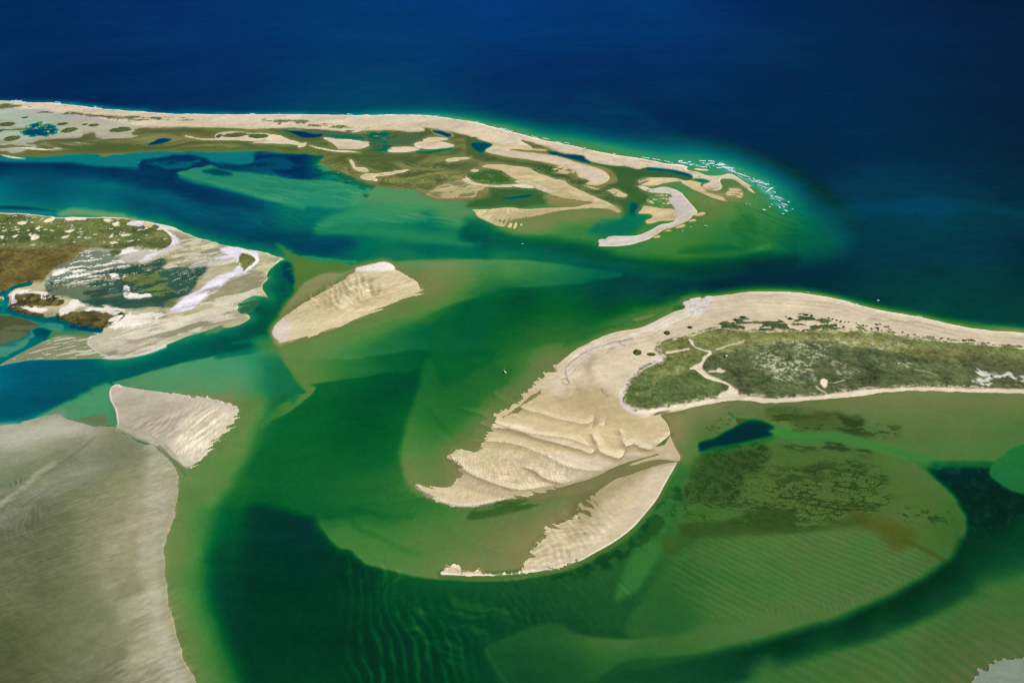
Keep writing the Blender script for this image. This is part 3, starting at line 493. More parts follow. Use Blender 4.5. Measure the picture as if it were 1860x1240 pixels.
GL = Field(R6("1215,118 1400,100 1860,90 2400,110 2700,160 2900,200 2500,260 2100,290 1860,340 1700,400 1500,460 1200,540 900,640 600,720 420,705 427,700 700,630 1000,530 1300,395 1490,300 1440,240 1300,170"), pad=60)
paint(GL, fe=(2, 6), ctrl=[(710,480,.8,.1),(760,485,1.0,.35),(860,476,1.3,.45),(1000,482,2.4,.5),(1100,495,5,.8),(780,510,.7,0),(800,525,.9,0),(850,500,1.2,.15),(930,500,2,.25),(780,540,1.5,.1),(850,530,2.8,.2),(920,530,5,.4),(700,560,1,.1),(760,560,3,.3),(600,600,1.1,.2),(700,595,2.6,.25),(520,622,1.3,.3),(560,628,2,.4)], warp=3)
paint(R6("1215,115 1400,98 1700,92 1900,92"), 1.4, .2, closed=False, width=.6, fe=(0, 3), k=.5)
paint(R6("420,705 600,720 900,640 1100,600 1480,520 1500,740 1200,780 950,815 700,828 560,830 480,860"), fe=(4, 8), ctrl=[(510,630,1.5,.4),(560,650,1.6,.35),(640,640,2.2,.35),(700,625,3.6,.4),(770,600,5,.4),(540,660,1.8,.3),(700,645,3.3,.4)], warp=3)
paint(R6("450,780 560,830 700,828 950,815 1200,780 1480,745 1500,860 1200,902 900,947 700,972 640,985 680,1010 660,1060 600,1110 500,1190 380,1240 300,1300 330,1240 430,1150 560,1060 560,985"), fe=(1, 5), ctrl=[(530,670,1.3,.1),(560,700,1.5,0),(562,715,1.2,0),(620,680,2.8,.2),(640,665,3,.3),(700,655,4.6,.3),(770,645,5.8,.3),(540,745,1.8,0),(500,780,2.4,.1),(520,650,1.4,.2),(450,830,2.4,.1)], warp=3)
PLo = Field(pts('545,716 530,750 500,800 470,830 430,860 400,900 330,860'), closed=False, pad=70)
PL = Field(pts("207,699 250,684 300,669 350,656 420,642 480,632 503,627 506,645 516,668 530,688 545,705 552,715 530,750 500,800 470,830 430,860 400,900 330,860 340,840 430,760 330,720"), pad=40)
paint(PL, fe=(.5, 5), ctrl=[(220,698,1.5,.8),(300,675,1.2,1),(400,650,1.5,1.1),(470,640,2.6,1),(500,640,4,.8),(350,700,.9,.6),(400,700,1.2,.8),(450,680,1.6,1),(500,700,3.8,.8),(530,705,4,.6),(420,720,.6,.4),(460,730,1.8,.5),(500,740,3.4,.4),(450,780,2.6,.3),(430,760,1,.2),(480,800,3,.2),(420,810,1.4,.1),(400,850,1.6,0),(250,690,1,.7),(380,680,1.3,.9)], warp=2, mask=lambda x, y, px, py: np.where(py > 715, ss(0, 50, PLo.at(px, py)), 1))
paint(R6("420,705 430,785 480,870 540,950 580,1000 575,1060 520,1130 440,1000 380,900 340,870 400,900 440,940 480,980 500,1020 470,960 440,860 400,720"), 3.8, .7, fe=(5, 9), k=.65)
paint(R6("0,770 200,728 280,712 290,700 200,680 100,690 330,630 370,650 415,690 418,705 300,735 0,800"), 4.6, 1, fe=(1, 5), k=.8, warp=3)
C_ = Field(R6("1215,115 1290,170 1360,205 1430,245 1455,290 1488,298 1470,320 1400,350 1290,390 1180,440 1050,495 900,560 750,615 600,660 427,700 415,670 385,640 385,600 430,530 520,450 640,380 760,310 850,260 940,200 980,160 1010,145 1100,125"), pad=60)
paint(C_, .5, .1, (.36, .29, .16), fe=(0, 14), k=.9, warp=3)
paint(C_, -.9, None, (.53, .44, .26), fe=(1.5, .8), warp=2.2, ws=22, edge=(DRY, 5), rg=8)
paint(R6("1215,115 1100,125 1000,150 1020,165 1200,165 1260,160"), -1, None, WHITE, fe=(2, 5), warp=2); paint(R6("427,700 385,640 385,600 430,540 480,540 500,600 480,660"), -1, None, (.55, .47, .42), fe=(3, 8), k=.8)
paint(R6("940,205 850,265 700,345 720,420 900,440 1100,380 1200,330 1100,220"), None, None, (.36, .29, .15), fe=(6, 14), k=.6, mask=thresh(40, -.5, .5, 121, ang=.9, stretch=3))
ripple(R6("660,380 880,260 1000,200 1180,330 1060,390 850,440"), (620, 525), (6, 10), 12, .9, fe=(8, 16), pw=1.3, warp=.9, ws=60, wet=.75, var=.8)
ripple(C_, (640, 540), (10, -4), 5, .16, fe=(6, 2), pw=1, warp=1.3, ws=60, wet=.35, var=.9)

# ------------------------------------------------------------------ 6. left bars and the great flat at the lower left
paint(Q4("-1200,420 0,405 200,375 300,340 420,280 500,230 620,170 700,130 800,115 835,290 850,380 760,450 430,345 300,360 0,430 -1200,600"), 1.2, 1, fe=(4, 8), warp=4, mask=None)
paint(Q4("440,340 560,310 740,330 780,380 700,420 560,380"), .5, .4, (.27, .26, .15), fe=(8, 10), warp=4, mask=thresh(26, -.5, .2, 130, ang=.3, stretch=2)); paint(Q4("600,130 720,150 800,240 830,330 840,380 760,330 700,220"), None, None, (.2, .3, .2), fe=(4, 6), mask=thresh(20, 0, .4, 131, ang=-.6, stretch=3), k=.6)
LF = Field(Q4("-1600,500 0,412 150,382 300,350 430,335 480,360 560,380 700,420 720,440 720,490 600,600 420,700 340,800 200,900 0,1100 -1600,1400"), pad=40)
paint(LF, -.12, None, SILT, fe=(1, 2), warp=1.6, ws=30, rg=9)
paint(Q4("-1600,560 0,490 300,430 560,400 700,450 400,640 200,790 0,960 -1600,1200"), -.02, None, (.145, .16, .09), fe=(22, 30), warp=6, k=.85)
paint(Q4("-1600,450 0,415 300,352 430,337 420,380 200,480 0,560 -1600,640"), -.2, None, (.38, .37, .30), fe=(6, 20), k=.8)
LL = Field(Q4("850,410 870,455 1000,525 1120,565 1210,630 1270,690 1300,760 1300,830 1285,930 1270,1030") + Q5("1270,20 1235,110 1200,230 1195,350 1210,500 1240,720 1290,890 1340,1060 1410,1190") + pts("375,1290 410,1400 470,1560 520,1800 -900,1800 -900,950 0,885 50,848 100,812 150,785 185,772"), pad=110)
paint(LL, fe=(-60, 108), ctrl=[(340,860,1.1,0),(320,950,1.1,0),(310,1050,1.0,-.2),(335,1150,1.0,-.3),(365,1240,1.0,-.4),(370,900,1.9,0),(360,1000,1.9,0),(345,1080,1.8,0),(375,1150,1.9,-.2),(400,1240,1.9,-.5),(400,880,2.8,0),(395,1000,4.4,.1),(380,1080,4,.1),(410,1150,4.6,0),(430,1230,4,-.2),(430,950,7,.2),(440,1050,8.4,.3),(440,1130,8,.2),(480,1240,6.8,0),(430,860,4.6,.1),(420,1010,6.6,.2),(390,950,3.4,.1),(460,1180,7.6,.1)], warp=3, k=1, mask=lambda x, y, px, py: np.where(py < 860, ss(285, 335, px), ss(180, 240, px)))
paint(LL, -.12, None, None, fe=(.6, 1.4), warp=2, ws=20, rg=9)
llc = [(330,880,.30,.29,.20),(300,850,.24,.23,.15),(220,800,.16,.175,.105),(250,850,.20,.21,.13),(300,930,.34,.32,.23),(300,1010,.31,.30,.21),(290,1080,.29,.28,.19),(310,1150,.29,.28,.195),(340,1230,.28,.27,.19),(250,950,.27,.26,.18),(200,1000,.21,.21,.135),(180,880,.17,.185,.11),(120,900,.15,.17,.10),(100,950,.15,.17,.105),
   (200,1100,.165,.18,.115),(230,1180,.18,.18,.12),(120,1050,.12,.135,.075),(60,1000,.11,.13,.075),(50,1080,.085,.10,.05),(60,1150,.085,.10,.05),(0,1100,.07,.085,.04),(150,1180,.125,.14,.085),(0,1240,.055,.065,.03),(100,1240,.085,.095,.055),(200,1240,.14,.15,.10),(0,980,.12,.15,.09),(60,900,.14,.165,.10),(-400,1240,.05,.06,.03),(200,1700,.12,.13,.08)]
llc += [(0,775,.33,.34,.27),(100,760,.37,.36,.28),(60,800,.31,.32,.25),(0,820,.23,.25,.18),(100,805,.25,.26,.19),(50,850,.15,.175,.11),(0,890,.12,.15,.09),(150,785,.27,.27,.19),(170,765,.33,.31,.23),(-400,800,.2,.22,.16)]
cf = rbf(llc)
for F_ in (LF, LL):
    ca = np.clip(cf(F_.sl), .02, .6)*np.array([.94, .93, .78]); mA = (1-ss(-1, 1.5, F_(2, 20, 3)))[..., None]
    q = fbm(WX[F_.sl], WY[F_.sl], 120, 5, 531, .6, .9, 2.6)[..., None]
    A[F_.sl] += ((ca*(1+.16*q)-A[F_.sl])*mA).astype(np.float32)
paint(pts("262,818 250,880 248,940 200,990 190,1060 230,1120 200,1240 340,1260 300,1100 300,1000 322,900 325,840"), None, None, (.32, .305, .215), fe=(24, 30), k=.6, mask=thresh(40, -.4, .5, 132, ang=.5, stretch=2.2))
paint(pts("0,930 60,900 130,960 90,1060 20,1100 -60,1100"), None, None, (.10, .11, .055), fe=(14, 30), k=.7, warp=8, ws=80)
ripple(pts("0,900 40,870 90,860 70,950 30,985 0,990"), (30, 930), (5, 10), 10, .12, fe=(10, 20), pw=1, warp=1.5, ws=60, wet=.5, var=.9)
ripple(pts("200,1230 250,1120 300,1060 320,1120 350,1240 330,1260"), (290, 1180), (10, -5), 13, .12, fe=(14, 24), pw=1.2, warp=1.1, ws=90, wet=.45, var=.9)
ripple(pts('255,900 325,840 315,930 295,1050 320,1160 300,1180 250,1080'), (290, 1000), (10, -4), 7, .1, fe=(14, 10), pw=1, warp=1.3, ws=60, seed=171, wet=.35, var=1)
ripple(pts("240,1000 300,960 310,1060 250,1060"), (280, 1020), (10, -6), 12, .15, fe=(10, 20), pw=1.2, warp=.7, ws=60)
creek(Q4("840,400 780,440 700,490 600,545 500,600 420,640 370,668"), 1.0, .45, .8, 6); creek(Q4("830,300 845,380 830,410 760,440 700,480"), 4, 1.2, .8, 5); creek(Q4("800,425 700,480 600,545 500,610 400,650"), .2, 1.0, 1, 1.6)
L_ = Field(Q4("790,170 810,125 855,108 900,125 1050,150 1200,170 1350,190 1500,210 1640,240 1720,280 1728,320 1680,400 1620,470 1530,580 1440,670 1350,728 1250,640 1180,560 1100,500 960,450 862,420 848,380 835,300 800,230"), pad=110)
paint(L_, .5, .2, None, fe=(0, 20), k=.85, mask=lambda x, y, px, py: ss(300, 330, px)*ss(705, 715, py-.1*(px-300)))
paint(L_, -.7, None, (.46, .41, .31), fe=(1.5, .8), rg=10)
FLr, dl, ml = paint(L_, -.8, None, (.46, .41, .31), fe=(1, .6), warp=5.5, ws=7, octv=2, mask=lambda x, y, px, py: ss(300, 380, px), rg=10)
paint(Q4("870,250 1100,230 1300,260 1200,340 1250,420 1180,500 1050,480 880,420 850,300"), None, None, (.33, .30, .22), fe=(12, 20), k=.75, warp=5)
paint(Q4("900,180 1100,230 1300,240 1400,220 1250,300 1050,330 950,300"), None, None, (.36, .33, .24), fe=(10, 14), k=.6)
paint(Q4("1350,440 1500,300 1700,280 1700,360 1500,560 1350,600 1250,560"), None, None, PALE, fe=(10, 14), k=.8, warp=4); paint(L_, None, None, WHITE, fe=(0, .5), k=.85, mask=lambda x, y, px, py: ss(1, 0, np.abs(L_.at(px, py)+2)/3.2)*(px < 222))
ripple(Q4("900,400 1100,330 1400,300 1600,300 1500,560 1250,600 1050,490"), (330, 780), (10, -7), 8, .5, fe=(8, 8), pw=1.4, warp=.9, ws=50, wet=.5, var=.9)
ripple(Q4("1400,240 1720,260 1720,340 1450,680 1300,620"), (385, 770), (4, -10), 4, .22, fe=(5, 8), pw=1.2, warp=.5, ws=40, wet=.5)
paint(Q4("850,400 960,440 1100,490 1190,545 1260,620 1330,700 1370,760 1340,740 1270,670 1200,615 1110,555 990,512 870,450"), -.1, None, (.37, .335, .24), fe=(1, 3)); paint(Q4("862,440 1000,508 1110,550 1200,612 1290,700 1350,770"), -.05, None, (.20, .19, .12), closed=False, width=1, fe=(0, 3), k=.8)
creek(Q4("1240,660 1300,710 1340,760 1380,800 1440,800"), .8, .8, .4, 5, warp=1); paint(Q4("1190,830 1180,790 1200,760 1240,740 1280,735"), None, None, (.19, .19, .12), closed=False, width=.8, fe=(0, 2.5), k=.8)
paint(Q4("940,760 1000,735 1100,710 1120,730 1040,760 960,790"), None, None, (.14, .15, .09), fe=(2, 8), mask=thresh(14, -.2, .3, 135, ang=.4), k=.7)

# ------------------------------------------------------------------ 7. deep channel, crescent shallow and lens at the lower right
paint(pts("772,668 762,710 752,745 742,775 735,805 731,830 736,858 752,886 790,910 830,920 872,918 920,908 1000,892 960,820 900,740 960,700 1000,660 1040,630 960,640 900,660 840,690 800,700 785,650"), fe=(3, 12), warp=2,
      ctrl=[(765,690,4.2,.2),(755,740,3.2,.1),(745,790,2.2,.1),(740,840,1.1,0),(755,870,.8,-.1),(790,740,3.4,.1),(830,700,4.2,.1),(800,790,2.8,.1),(770,810,2,.1),(790,840,1.2,-.1),(810,870,.8,-.2),(830,830,.7,-.2),(860,800,1,-.2),(870,760,2.2,-.2),(900,720,2.7,-.2),(850,730,3.6,0),(930,690,3,-.3),(890,770,1,-.3),(950,690,2.2,-.4),(965,680,1.4,-.4),(920,735,1,-.4),(1000,650,1.6,-.5),(830,760,3,0)])
LG1 = Field(pts("700,645 770,636 800,631 850,628 893,625 906,630 910,660 925,684 960,704 970,800 700,900"), pad=40)
paint(LG1, 1.0, None, fe=(26, 1.5), op='add', warp=2, mask=lambda x, y, px, py: ss(-34, 0, LG1.at(px, py))*ss(760, 800, px)*ss(720, 690, py))
paint(pts("775,740 800,770 830,800 850,820"), .4, None, closed=False, width=1, fe=(0, 8), op='add')
ripple(Q6("1300,280 1345,260 1370,420 1420,520 1560,620 1500,690 1300,640 1290,450"), (745, 890), (10, -3), 3.6, .5, fe=(3, 8), pw=1, warp=.5, ws=40)
crm = lambda x, y, px, py: 1-(px < 780)*(1-ss(918, 962, py+.0*px))*ss(780, 700, px)
CR = Field(pts("1232,832 1226,850 1212,876 1195,909 1176,936 1153,961 1124,985 1089,1006 1048,1027 998,1041 953,1048 910,1052 866,1053 802,1050 750,1044 725,1038 695,1030 670,1025 650,1012 635,996 617,994 600,980 585,960 575,937 590,926 620,925 660,925 720,925 760,905 790,915 840,925 880,922 950,905 1035,886 1110,857 1150,845 1190,835"), pad=30)
paint(CR, fe=(1.5, 5), warp=2, mask=crm, ctrl=[(585,940,3.2,.1),(620,950,2.6,.1),(610,975,2.3,.1),(640,990,2.2,0),(700,980,2.1,0),(670,1015,2,0),(760,950,1.9,-.1),(720,1020,1.7,-.1),(850,980,.9,-.3),(930,960,.45,-.4),(900,1000,.5,-.3),(800,1030,.8,-.2),(850,1030,.4,-.2),(850,935,1.3,-.4),(950,915,1,-.5),(1000,900,.8,-.6),(1050,890,.5,-.6),(700,940,3.1,0),(760,920,3,-.1),(800,930,2.2,-.3),(1020,930,.15,-.3),(980,960,.2,-.3),(1100,870,.2,-.5),(880,1040,.5,-.2),(950,1000,.25,-.3),(1150,850,.1,-.5),(600,935,3.8,.1)])
paint(Q6("700,720 900,700 1000,800 1180,880 1300,950 1450,990"), .5, None, closed=False, width=1, fe=(0, 9), op='add', warp=4); paint(Q6("950,670 1100,680 1250,720 1400,710"), .5, None, closed=False, width=1.5, fe=(0, 8), op='add', warp=4)
paint(pts("860,925 900,912 960,903 1030,885 1090,866 1060,885 980,915 900,935 850,940"), .6, None, (.17, .15, .06), fe=(2, 6), op='add', warp=4, mask=thresh(18, -.2, .3, 140, ang=.3, stretch=3))
KF = pts("1232,832 1226,847 1211,873 1194,905 1174,931 1150,957 1121,980 1087,1000 1046,1021 997,1034 953,1040 910,1045 866,1046 802,1043")
paint(KF, 1.1, -.7, (.3, .3, .12), closed=False, width=5, fe=(0, 7), k=.9)
paint(pts("1225,880 1205,915 1180,945 1155,975 1120,1000 1080,1020 1040,1038 1000,1050 1060,1045 1120,1020 1170,985 1210,945 1235,900"), 5, -.9, WEED, fe=(3, 9), warp=6, ws=16, mask=thresh(14, -.5, .3, 141, ang=.6))
K_ = Field(Q7("1660,180 1640,230 1590,320 1530,430 1460,520 1380,610 1280,690 1160,760 1020,830 850,875 700,895 550,912 400,915 180,905 210,870 260,850 300,850 310,885 430,888 440,900 560,900 670,882 700,830 740,800 750,760 770,715 820,680 830,620 900,605 990,570 1030,530 1030,480 1150,380 1270,290 1350,210 1480,170 1560,150"), pad=30)
paint(K_, -.12, None, (.50, .415, .245), fe=(6, .8), warp=1, rg=11)
paint(K_, -.15, None, (.50, .415, .245), fe=(1, .8), warp=4.5, ws=9, octv=2, mask=lambda x, y, px, py: ss(1080, 1050, px), rg=11)
paint(Q7("1000,500 1100,400 1300,270 1450,200 1500,200 1350,330 1200,450 1080,560"), .0, None, (.31, .26, .14), fe=(8, 22), warp=5, k=.85)
paint(KF, -.45, None, WHITE, closed=False, width=1.5, fe=(0, 4), k=.85, mask=lambda x, y, px, py: ss(1.5, -1.5, K_.at(px, py)))
paint(Q7("1250,650 1450,500 1600,280 1640,200 1600,180 1500,250 1400,420 1250,560 1100,680 900,800 760,860 850,870 1020,820"), -.35, None, (.56, .47, .33), fe=(8, 12), k=.8)
ripple(Q7("760,880 720,820 850,620 1030,470 1200,380 1350,420 1250,600 1050,760 850,860"), (1030, 965), (6, 10), 12, .14, fe=(14, 16), pw=1.2, warp=1.0, ws=70, seed=55, var=.9, wet=.4)
ripple(Q7("760,880 720,820 850,620 1030,580 1250,600 1050,760 850,860"), (1010, 990), (10, -2), 10, .11, fe=(8, 14), pw=1.2, warp=1.2, ws=60, seed=66, var=.9, wet=.4)
ripple(Q7("180,905 220,850 300,850 440,880 640,890 670,900"), (880, 1040), (3, -10), 3.4, .35, fe=(1, 6), pw=1, warp=.3, ws=40)
# dark side channel between spit and lens
paint(Q8("340,200 300,260 230,330 200,450 170,560 120,700 60,800 0,870 -80,900 -60,820 0,700 60,600 120,480 180,360 240,260 300,200"), 2.7, -.2, fe=(6, 10), warp=4)
paint(Q8("150,620 200,640 260,560 330,500 300,620 220,680 160,700"), 1.7, -1, (.2, .2, .07), fe=(4, 12), warp=5)
ripple(pts("600,1010 700,1045 850,1062 950,1062 1050,1050 1000,1120 930,1150 880,1180 850,1260 650,1260 620,1150"), (800, 1120), (2.6, 10), 20, 2.3, fe=(50, 16), pw=3.0, warp=1.0, ws=130, seed=77, var=.8, sn=.95)
ripple(pts('620,1040 750,1065 900,1070 1000,1100 900,1170 850,1260 700,1240'), (800, 1120), (10, 6), 26, 1.3, fe=(40, 16), pw=3, warp=1.3, ws=70, seed=177, var=.9)
ripple(pts("900,1050 1050,1040 1200,1090 1200,1150 1100,1160 1020,1130 940,1140"), (1060, 1110), (8, 10), 14, .8, fe=(16, 16), pw=2.4, warp=1.0, ws=90, seed=78, var=.8, sn=.9)
ripple(pts("1180,1060 1280,1050 1300,1110 1220,1150 1140,1150"), (1200, 1120), (10, 7), 10, .9, fe=(10, 12), pw=1.8, warp=.9, ws=90, seed=79, sn=.9)
for s in ("935,960 950,1010 955,1060", "1060,1000 1075,1040 1070,1100 1040,1130", "1190,1020 1215,1060 1210,1110 1190,1150", "1300,1050 1320,1090 1290,1120"):
    paint([(x-3, y+13) for x, y in Q6(s)], -1.5, None, closed=False, width=.6, fe=(0, 5), op='add', k=.8, warp=2)
SB = Field(Q9("330,990 480,925 560,880 700,835 850,820 960,880 1100,920 1350,930 1600,890 1860,805") + Q8("400,1000 560,1000 760,985 1000,960 1250,905 1400,860 1300,920 1100,990 900,1040 700,1090 500,1125 300,1160 100,1180 0,1190") + pts("1100,1215 1020,1300 930,1260 900,1220"), pad=60)
paint(SB, fe=(.8, 9), warp=3, ctrl=[(885,1180,5.2,-.8),(930,1165,4.7,-.9),(1000,1150,4,-1),(1012,1138,3.9,-1),(1075,1164,2.4,-1),(1137,1168,2,-1),(1250,1145,1.6,-1),(1350,1130,1.5,-.9),(1450,1110,1.6,-.9),(1600,1070,1.8,-.9),(950,1210,5.6,-1),(1050,1200,4.7,-1),(1150,1195,3.6,-1),(1250,1175,2.6,-1),(1000,1260,5.4,-1)])
paint(Q9("330,990 370,1060 420,1150 480,1240"), -1.0, None, closed=False, width=1, fe=(0, 5), op='add')
LN = Field(pts("1238,985 1232,960 1240,900 1250,860 1268,835 1300,812 1350,800 1400,796 1450,798 1500,800 1560,803 1620,820 1665,842 1700,870 1735,905 1752,945 1748,985 1725,1015 1690,1040 1640,1068 1560,1102 1480,1128 1400,1140 1300,1130 1220,1150 1140,1145 1180,1080 1215,1030"), pad=60)
paint(LN, fe=(4, 12), warp=3, ctrl=[(1245,930,2,-.8),(1260,870,1.8,-.8),(1300,830,1.6,-.8),(1400,815,1.4,-.9),(1500,820,1.3,-.9),(1600,840,1.3,-.9),(1680,890,1.2,-.9),(1730,950,2.4,-1),(1700,1000,1.6,-1),(1620,1050,1.4,-.9),(1500,1100,1.3,-.9),(1400,1120,1.4,-.9),(1300,1100,1.9,-.9),(1230,1120,3.6,-1),(1200,1080,3.4,-1),(1220,1030,2.8,-1),(1280,1000,2,-1),(1400,1000,1.6,-.8),(1500,980,1.3,-.8),(1600,960,1.2,-.9),(1350,960,1.5,-.7),(1650,930,.9,-.9),(1500,900,.8,-.9),(1400,880,.9,-.9),(1560,1000,1.8,-.8),(1300,1050,2.5,-.9),(1400,1060,2.2,-.8)])
ripple(Q8("170,780 250,650 450,580 620,580 850,590 1100,600 1350,700 1400,790 1200,870 1000,930 700,960 420,1000 200,900"), (1430, 1020), (10, 4.4), 9.5, .95, fe=(10, 12), pw=1.5, warp=.85, ws=230, seed=90, var=.5, sn=1.0)
ripple(Q8('150,780 250,650 450,580 700,600 800,700 700,850 400,900 200,850'), (1330, 1010), (10, 5.2), 12, .4, fe=(30, 10), pw=1.7, warp=.6, ws=120, seed=190, var=.7)
ripple(Q8("420,960 700,940 1000,910 1200,860 1400,780 1420,800 1250,890 1000,970 700,1010 420,1030"), (1500, 1100), (5, 10), 9, .5, fe=(6, 8), pw=1.4, warp=.8, ws=70, seed=91, sn=1.0)
RW = ridge(30, .10, 451, 4, -.15, 2.2)
RW2 = ridge(18, .12, 452, 4, .2, 1.6)
W1 = thresh(8, -.05, .22, 150, octv=4, gain=.65); W2 = thresh(30, -.1, .3, 151, octv=5, ang=-.1, stretch=2.6, gain=.62)
paint(Q8("260,420 300,300 420,210 700,160 1000,190 1250,290 1450,400 1540,560 1500,700 1350,640 1100,560 700,590 400,600 260,560"), None, None, (.33, .29, .11), fe=(20, 30), k=.7, warp=8, ws=60)
RB = ridge(44, .13, 461, 5, -.05, 3.2, .65)
for s, mk, kk, a in (("260,420 420,440 650,430 800,300 1000,260 1180,300 1220,420 1100,520 850,570 650,590 400,590 240,570", RB, .9, (.035,.045,.012)), ("700,420 900,400 1050,430 1100,480 950,540 780,520", ridge(24, .16, 462, 5, .0, 2.4, .65), 1, (.012,.02,.008)), ("820,300 960,270 1080,290 1200,350 1150,400 960,370", ridge(22, .14, 463, 5, -.3, 2.4, .65), 1, (.012,.02,.008)), ("310,300 330,230 400,200 600,170 640,220 620,270 520,330 500,420 420,440 260,440 250,400", W1, 1, (.012,.018,.008)), ("310,300 330,230 400,200 600,170 640,220 620,270 520,330 500,420 420,440 260,440 250,400", thresh(60, -1.2, .3, 456), .6, WEED), ("690,150 800,150 950,160 1100,190 1140,215 1080,225 900,200 760,190", W2, .95, WEED), ("250,400 420,420 640,430 800,440 950,460 1000,500 850,570 700,590 450,580 300,600 230,580 260,480", W2, .9, (.07, .075, .02)),
             ("250,400 420,420 640,430 800,440 950,460 1000,500 850,570 700,590 450,580 300,600 230,580 260,480", RW, .95, (.02,.03,.01)), ("500,300 800,280 1000,250 1180,310 1200,360 1100,400 900,420 600,400", RW2, .9, (.015,.025,.01)), ("400,330 640,260 900,290 1100,340 1150,480 900,540 500,500", ridge(14,.09,453,3,0,2), .8, (.03,.035,.01)), ("620,280 800,290 1000,260 1180,310 1200,360 1100,400 900,380 700,350", W2, .7, WEED), ("700,370 1000,400 1180,460 1080,520 800,500 620,430", RW2, .8, (.05, .05, .015)), ("1280,485 1350,490 1500,510 1490,540 1300,530", thresh(9, .2, .4, 152), .9, WEED), ("280,270 330,230 480,210 600,200 600,260 450,300 330,350 280,340", thresh(40, -.9, .2, 153), .5, WEED)):
    paint(Q8(s), None, None, a, fe=(6, 12), warp=4, ws=20, mask=mk, k=kk)
paint(Q8("240,580 330,560 500,570 430,590 350,600 280,610"), None, None, (.09, .085, .025), fe=(2, 12), warp=5, k=.8)
paint(Q8("1040,500 1130,530 1240,560 1330,600 1280,650 1200,630 1180,580 1060,540"), None, None, (.36, .17, .01), fe=(6, 20), warp=10, ws=30, k=.9); paint(Q8("1280,630 1360,660 1440,700 1490,730"), None, None, (.32, .15, .01), closed=False, width=1.5, fe=(0, 6), k=.85); paint(Q8("1500,740 1530,680 1540,600 1560,640 1540,720"), None, None, (.2, .13, .02), fe=(3, 10), k=.5)
# bay between the near island and the lens
BY = Field(pts("1217,790 1212,768 1202,752 1237,746 1275,736 1325,728 1375,728 1395,731 1445,731 1520,723 1595,713 1645,710 1695,708 1770,711 1860,713 2300,725 2700,740 2700,900 1860,880 1800,862 1700,846 1640,825 1560,800 1480,790 1400,792 1300,810 1265,832 1240,840 1232,832 1200,820"), pad=40)
paint(BY, fe=(4, 14), warp=3, ctrl=[(1225,775,.15,-.3),(1240,800,.3,-.3),(1230,760,.2,-.3),(1300,745,.3,-.6),(1260,780,.6,-.6),(1400,745,.5,-.8),(1400,765,1.2,-.8),(1500,740,.5,-.7),(1600,730,.45,-.6),(1700,730,.5,-.6),(1850,730,.6,-.6),(1600,760,.9,-.8),(1700,765,.8,-.9),(1850,770,1.2,-1),(1650,800,1,-.8),(1750,810,1,-.8),(1850,810,1.8,-.7),(1550,780,1.2,-.8),(1700,840,1.8,-.6),(1780,840,2,-.6),(1240,825,.9,-.5),(1280,790,1.4,-.7),(2300,780,1.2,-.9)])
ripple(pts("1560,730 1700,720 1860,730 1860,800 1700,790 1560,770"), (1700, 755), (10, 3), 5, .12, fe=(8, 10), pw=1, warp=.6, ws=50)
for s, mk, kk in (("1100,960 1250,950 1350,940 1500,950 1650,990 1700,1000 1720,1060 1650,1080 1500,1080 1330,1100 1260,1060 1200,1020 1180,990", None, 0),):
    pass
paint(Q3("20,960 150,940 300,960 500,980 680,1000 700,1040 850,1060 940,1080 940,1100 800,1120 640,1120 500,1080 350,1100 200,1090 80,1040", ), None, None, WEED, fe=(8, 14), warp=5, ws=22, mask=thresh(16, -.3, .1, 160, octv=5, stretch=2.4, gain=.7), k=.97)
paint(Q3("200,1000 500,990 680,1020 600,1080 300,1090"), None, None, WEED, fe=(6, 16), warp=5, ws=22, k=.5); paint(Q3("0,935 150,940 350,960 500,1000 300,1020 100,1000 0,970"), None, None, (.17, .16, .03), fe=(4, 10), warp=5, k=.6); paint(Q2("750,1080 850,1000 950,980 1040,1000 940,1030 830,1090 760,1120"), None, None, (.13, .12, .03), fe=(4, 10), warp=5, mask=thresh(16, -.2, .3, 161))
creek(Q2("890,950 940,990 990,1005"), .6, 3, 0, 2); creek(Q2("910,985 960,1000 1100,1000"), .4, 2.4, 0, 2)
paint(Q3("40,1050 200,1090 380,1100 560,1110 700,1150 900,1200 1100,1250 1240,1290 1200,1310 900,1250 640,1190 480,1150 300,1145 100,1140 40,1100"), 2.3, .15, BED, fe=(3, 7), warp=3)
paint(Q2("680,1235 690,1180 800,1140 900,1075 980,1030 1050,1012 1130,1020 1220,1060 1180,1085 1210,1110 1200,1130 1100,1150 980,1180 880,1205 760,1225 700,1240"), 10.2, 1.0, fe=(5, 4), warp=2.5)
paint(Q2("690,1250 800,1210 1000,1180 1200,1130 1215,1150 1050,1190 850,1235 720,1260"), 3.4, .2, fe=(1, 6), k=.8)
DK = Field(Q8("1430,285 1500,278 1600,282 1700,285 1700,310 1760,370 1860,410 2300,480 2300,720 1860,520 1800,560 1700,600 1620,640 1610,560 1590,470 1540,390 1480,340"), pad=40)
paint(DK, fe=(2, 14), warp=3, ctrl=[(1705,850,10.5,.9),(1760,855,10.8,.6),(1740,900,11,.2),(1800,900,11,.1),(1860,940,10,0),(1800,950,10,.2),(1780,980,8.4,-.2),(1860,980,8,-.3)])
paint(DK, 1.0, None, None, fe=(2, 8), op='add', mask=thresh(12, 0, .3, 171)); paint(DK, -2.2, None, None, fe=(2, 8), op='add', mask=thresh(9, .25, .6, 172))
paint(Q8("1705,285 1760,230 1860,180 2300,120 2300,480 1860,408 1780,380 1720,340 1695,315"), 3.6, .3, fe=(2, 6), warp=2)
paint(Q8("1350,265 1430,285 1500,278 1700,280 1650,268 1500,262"), 2.6, -.2, fe=(2, 8), k=.7)
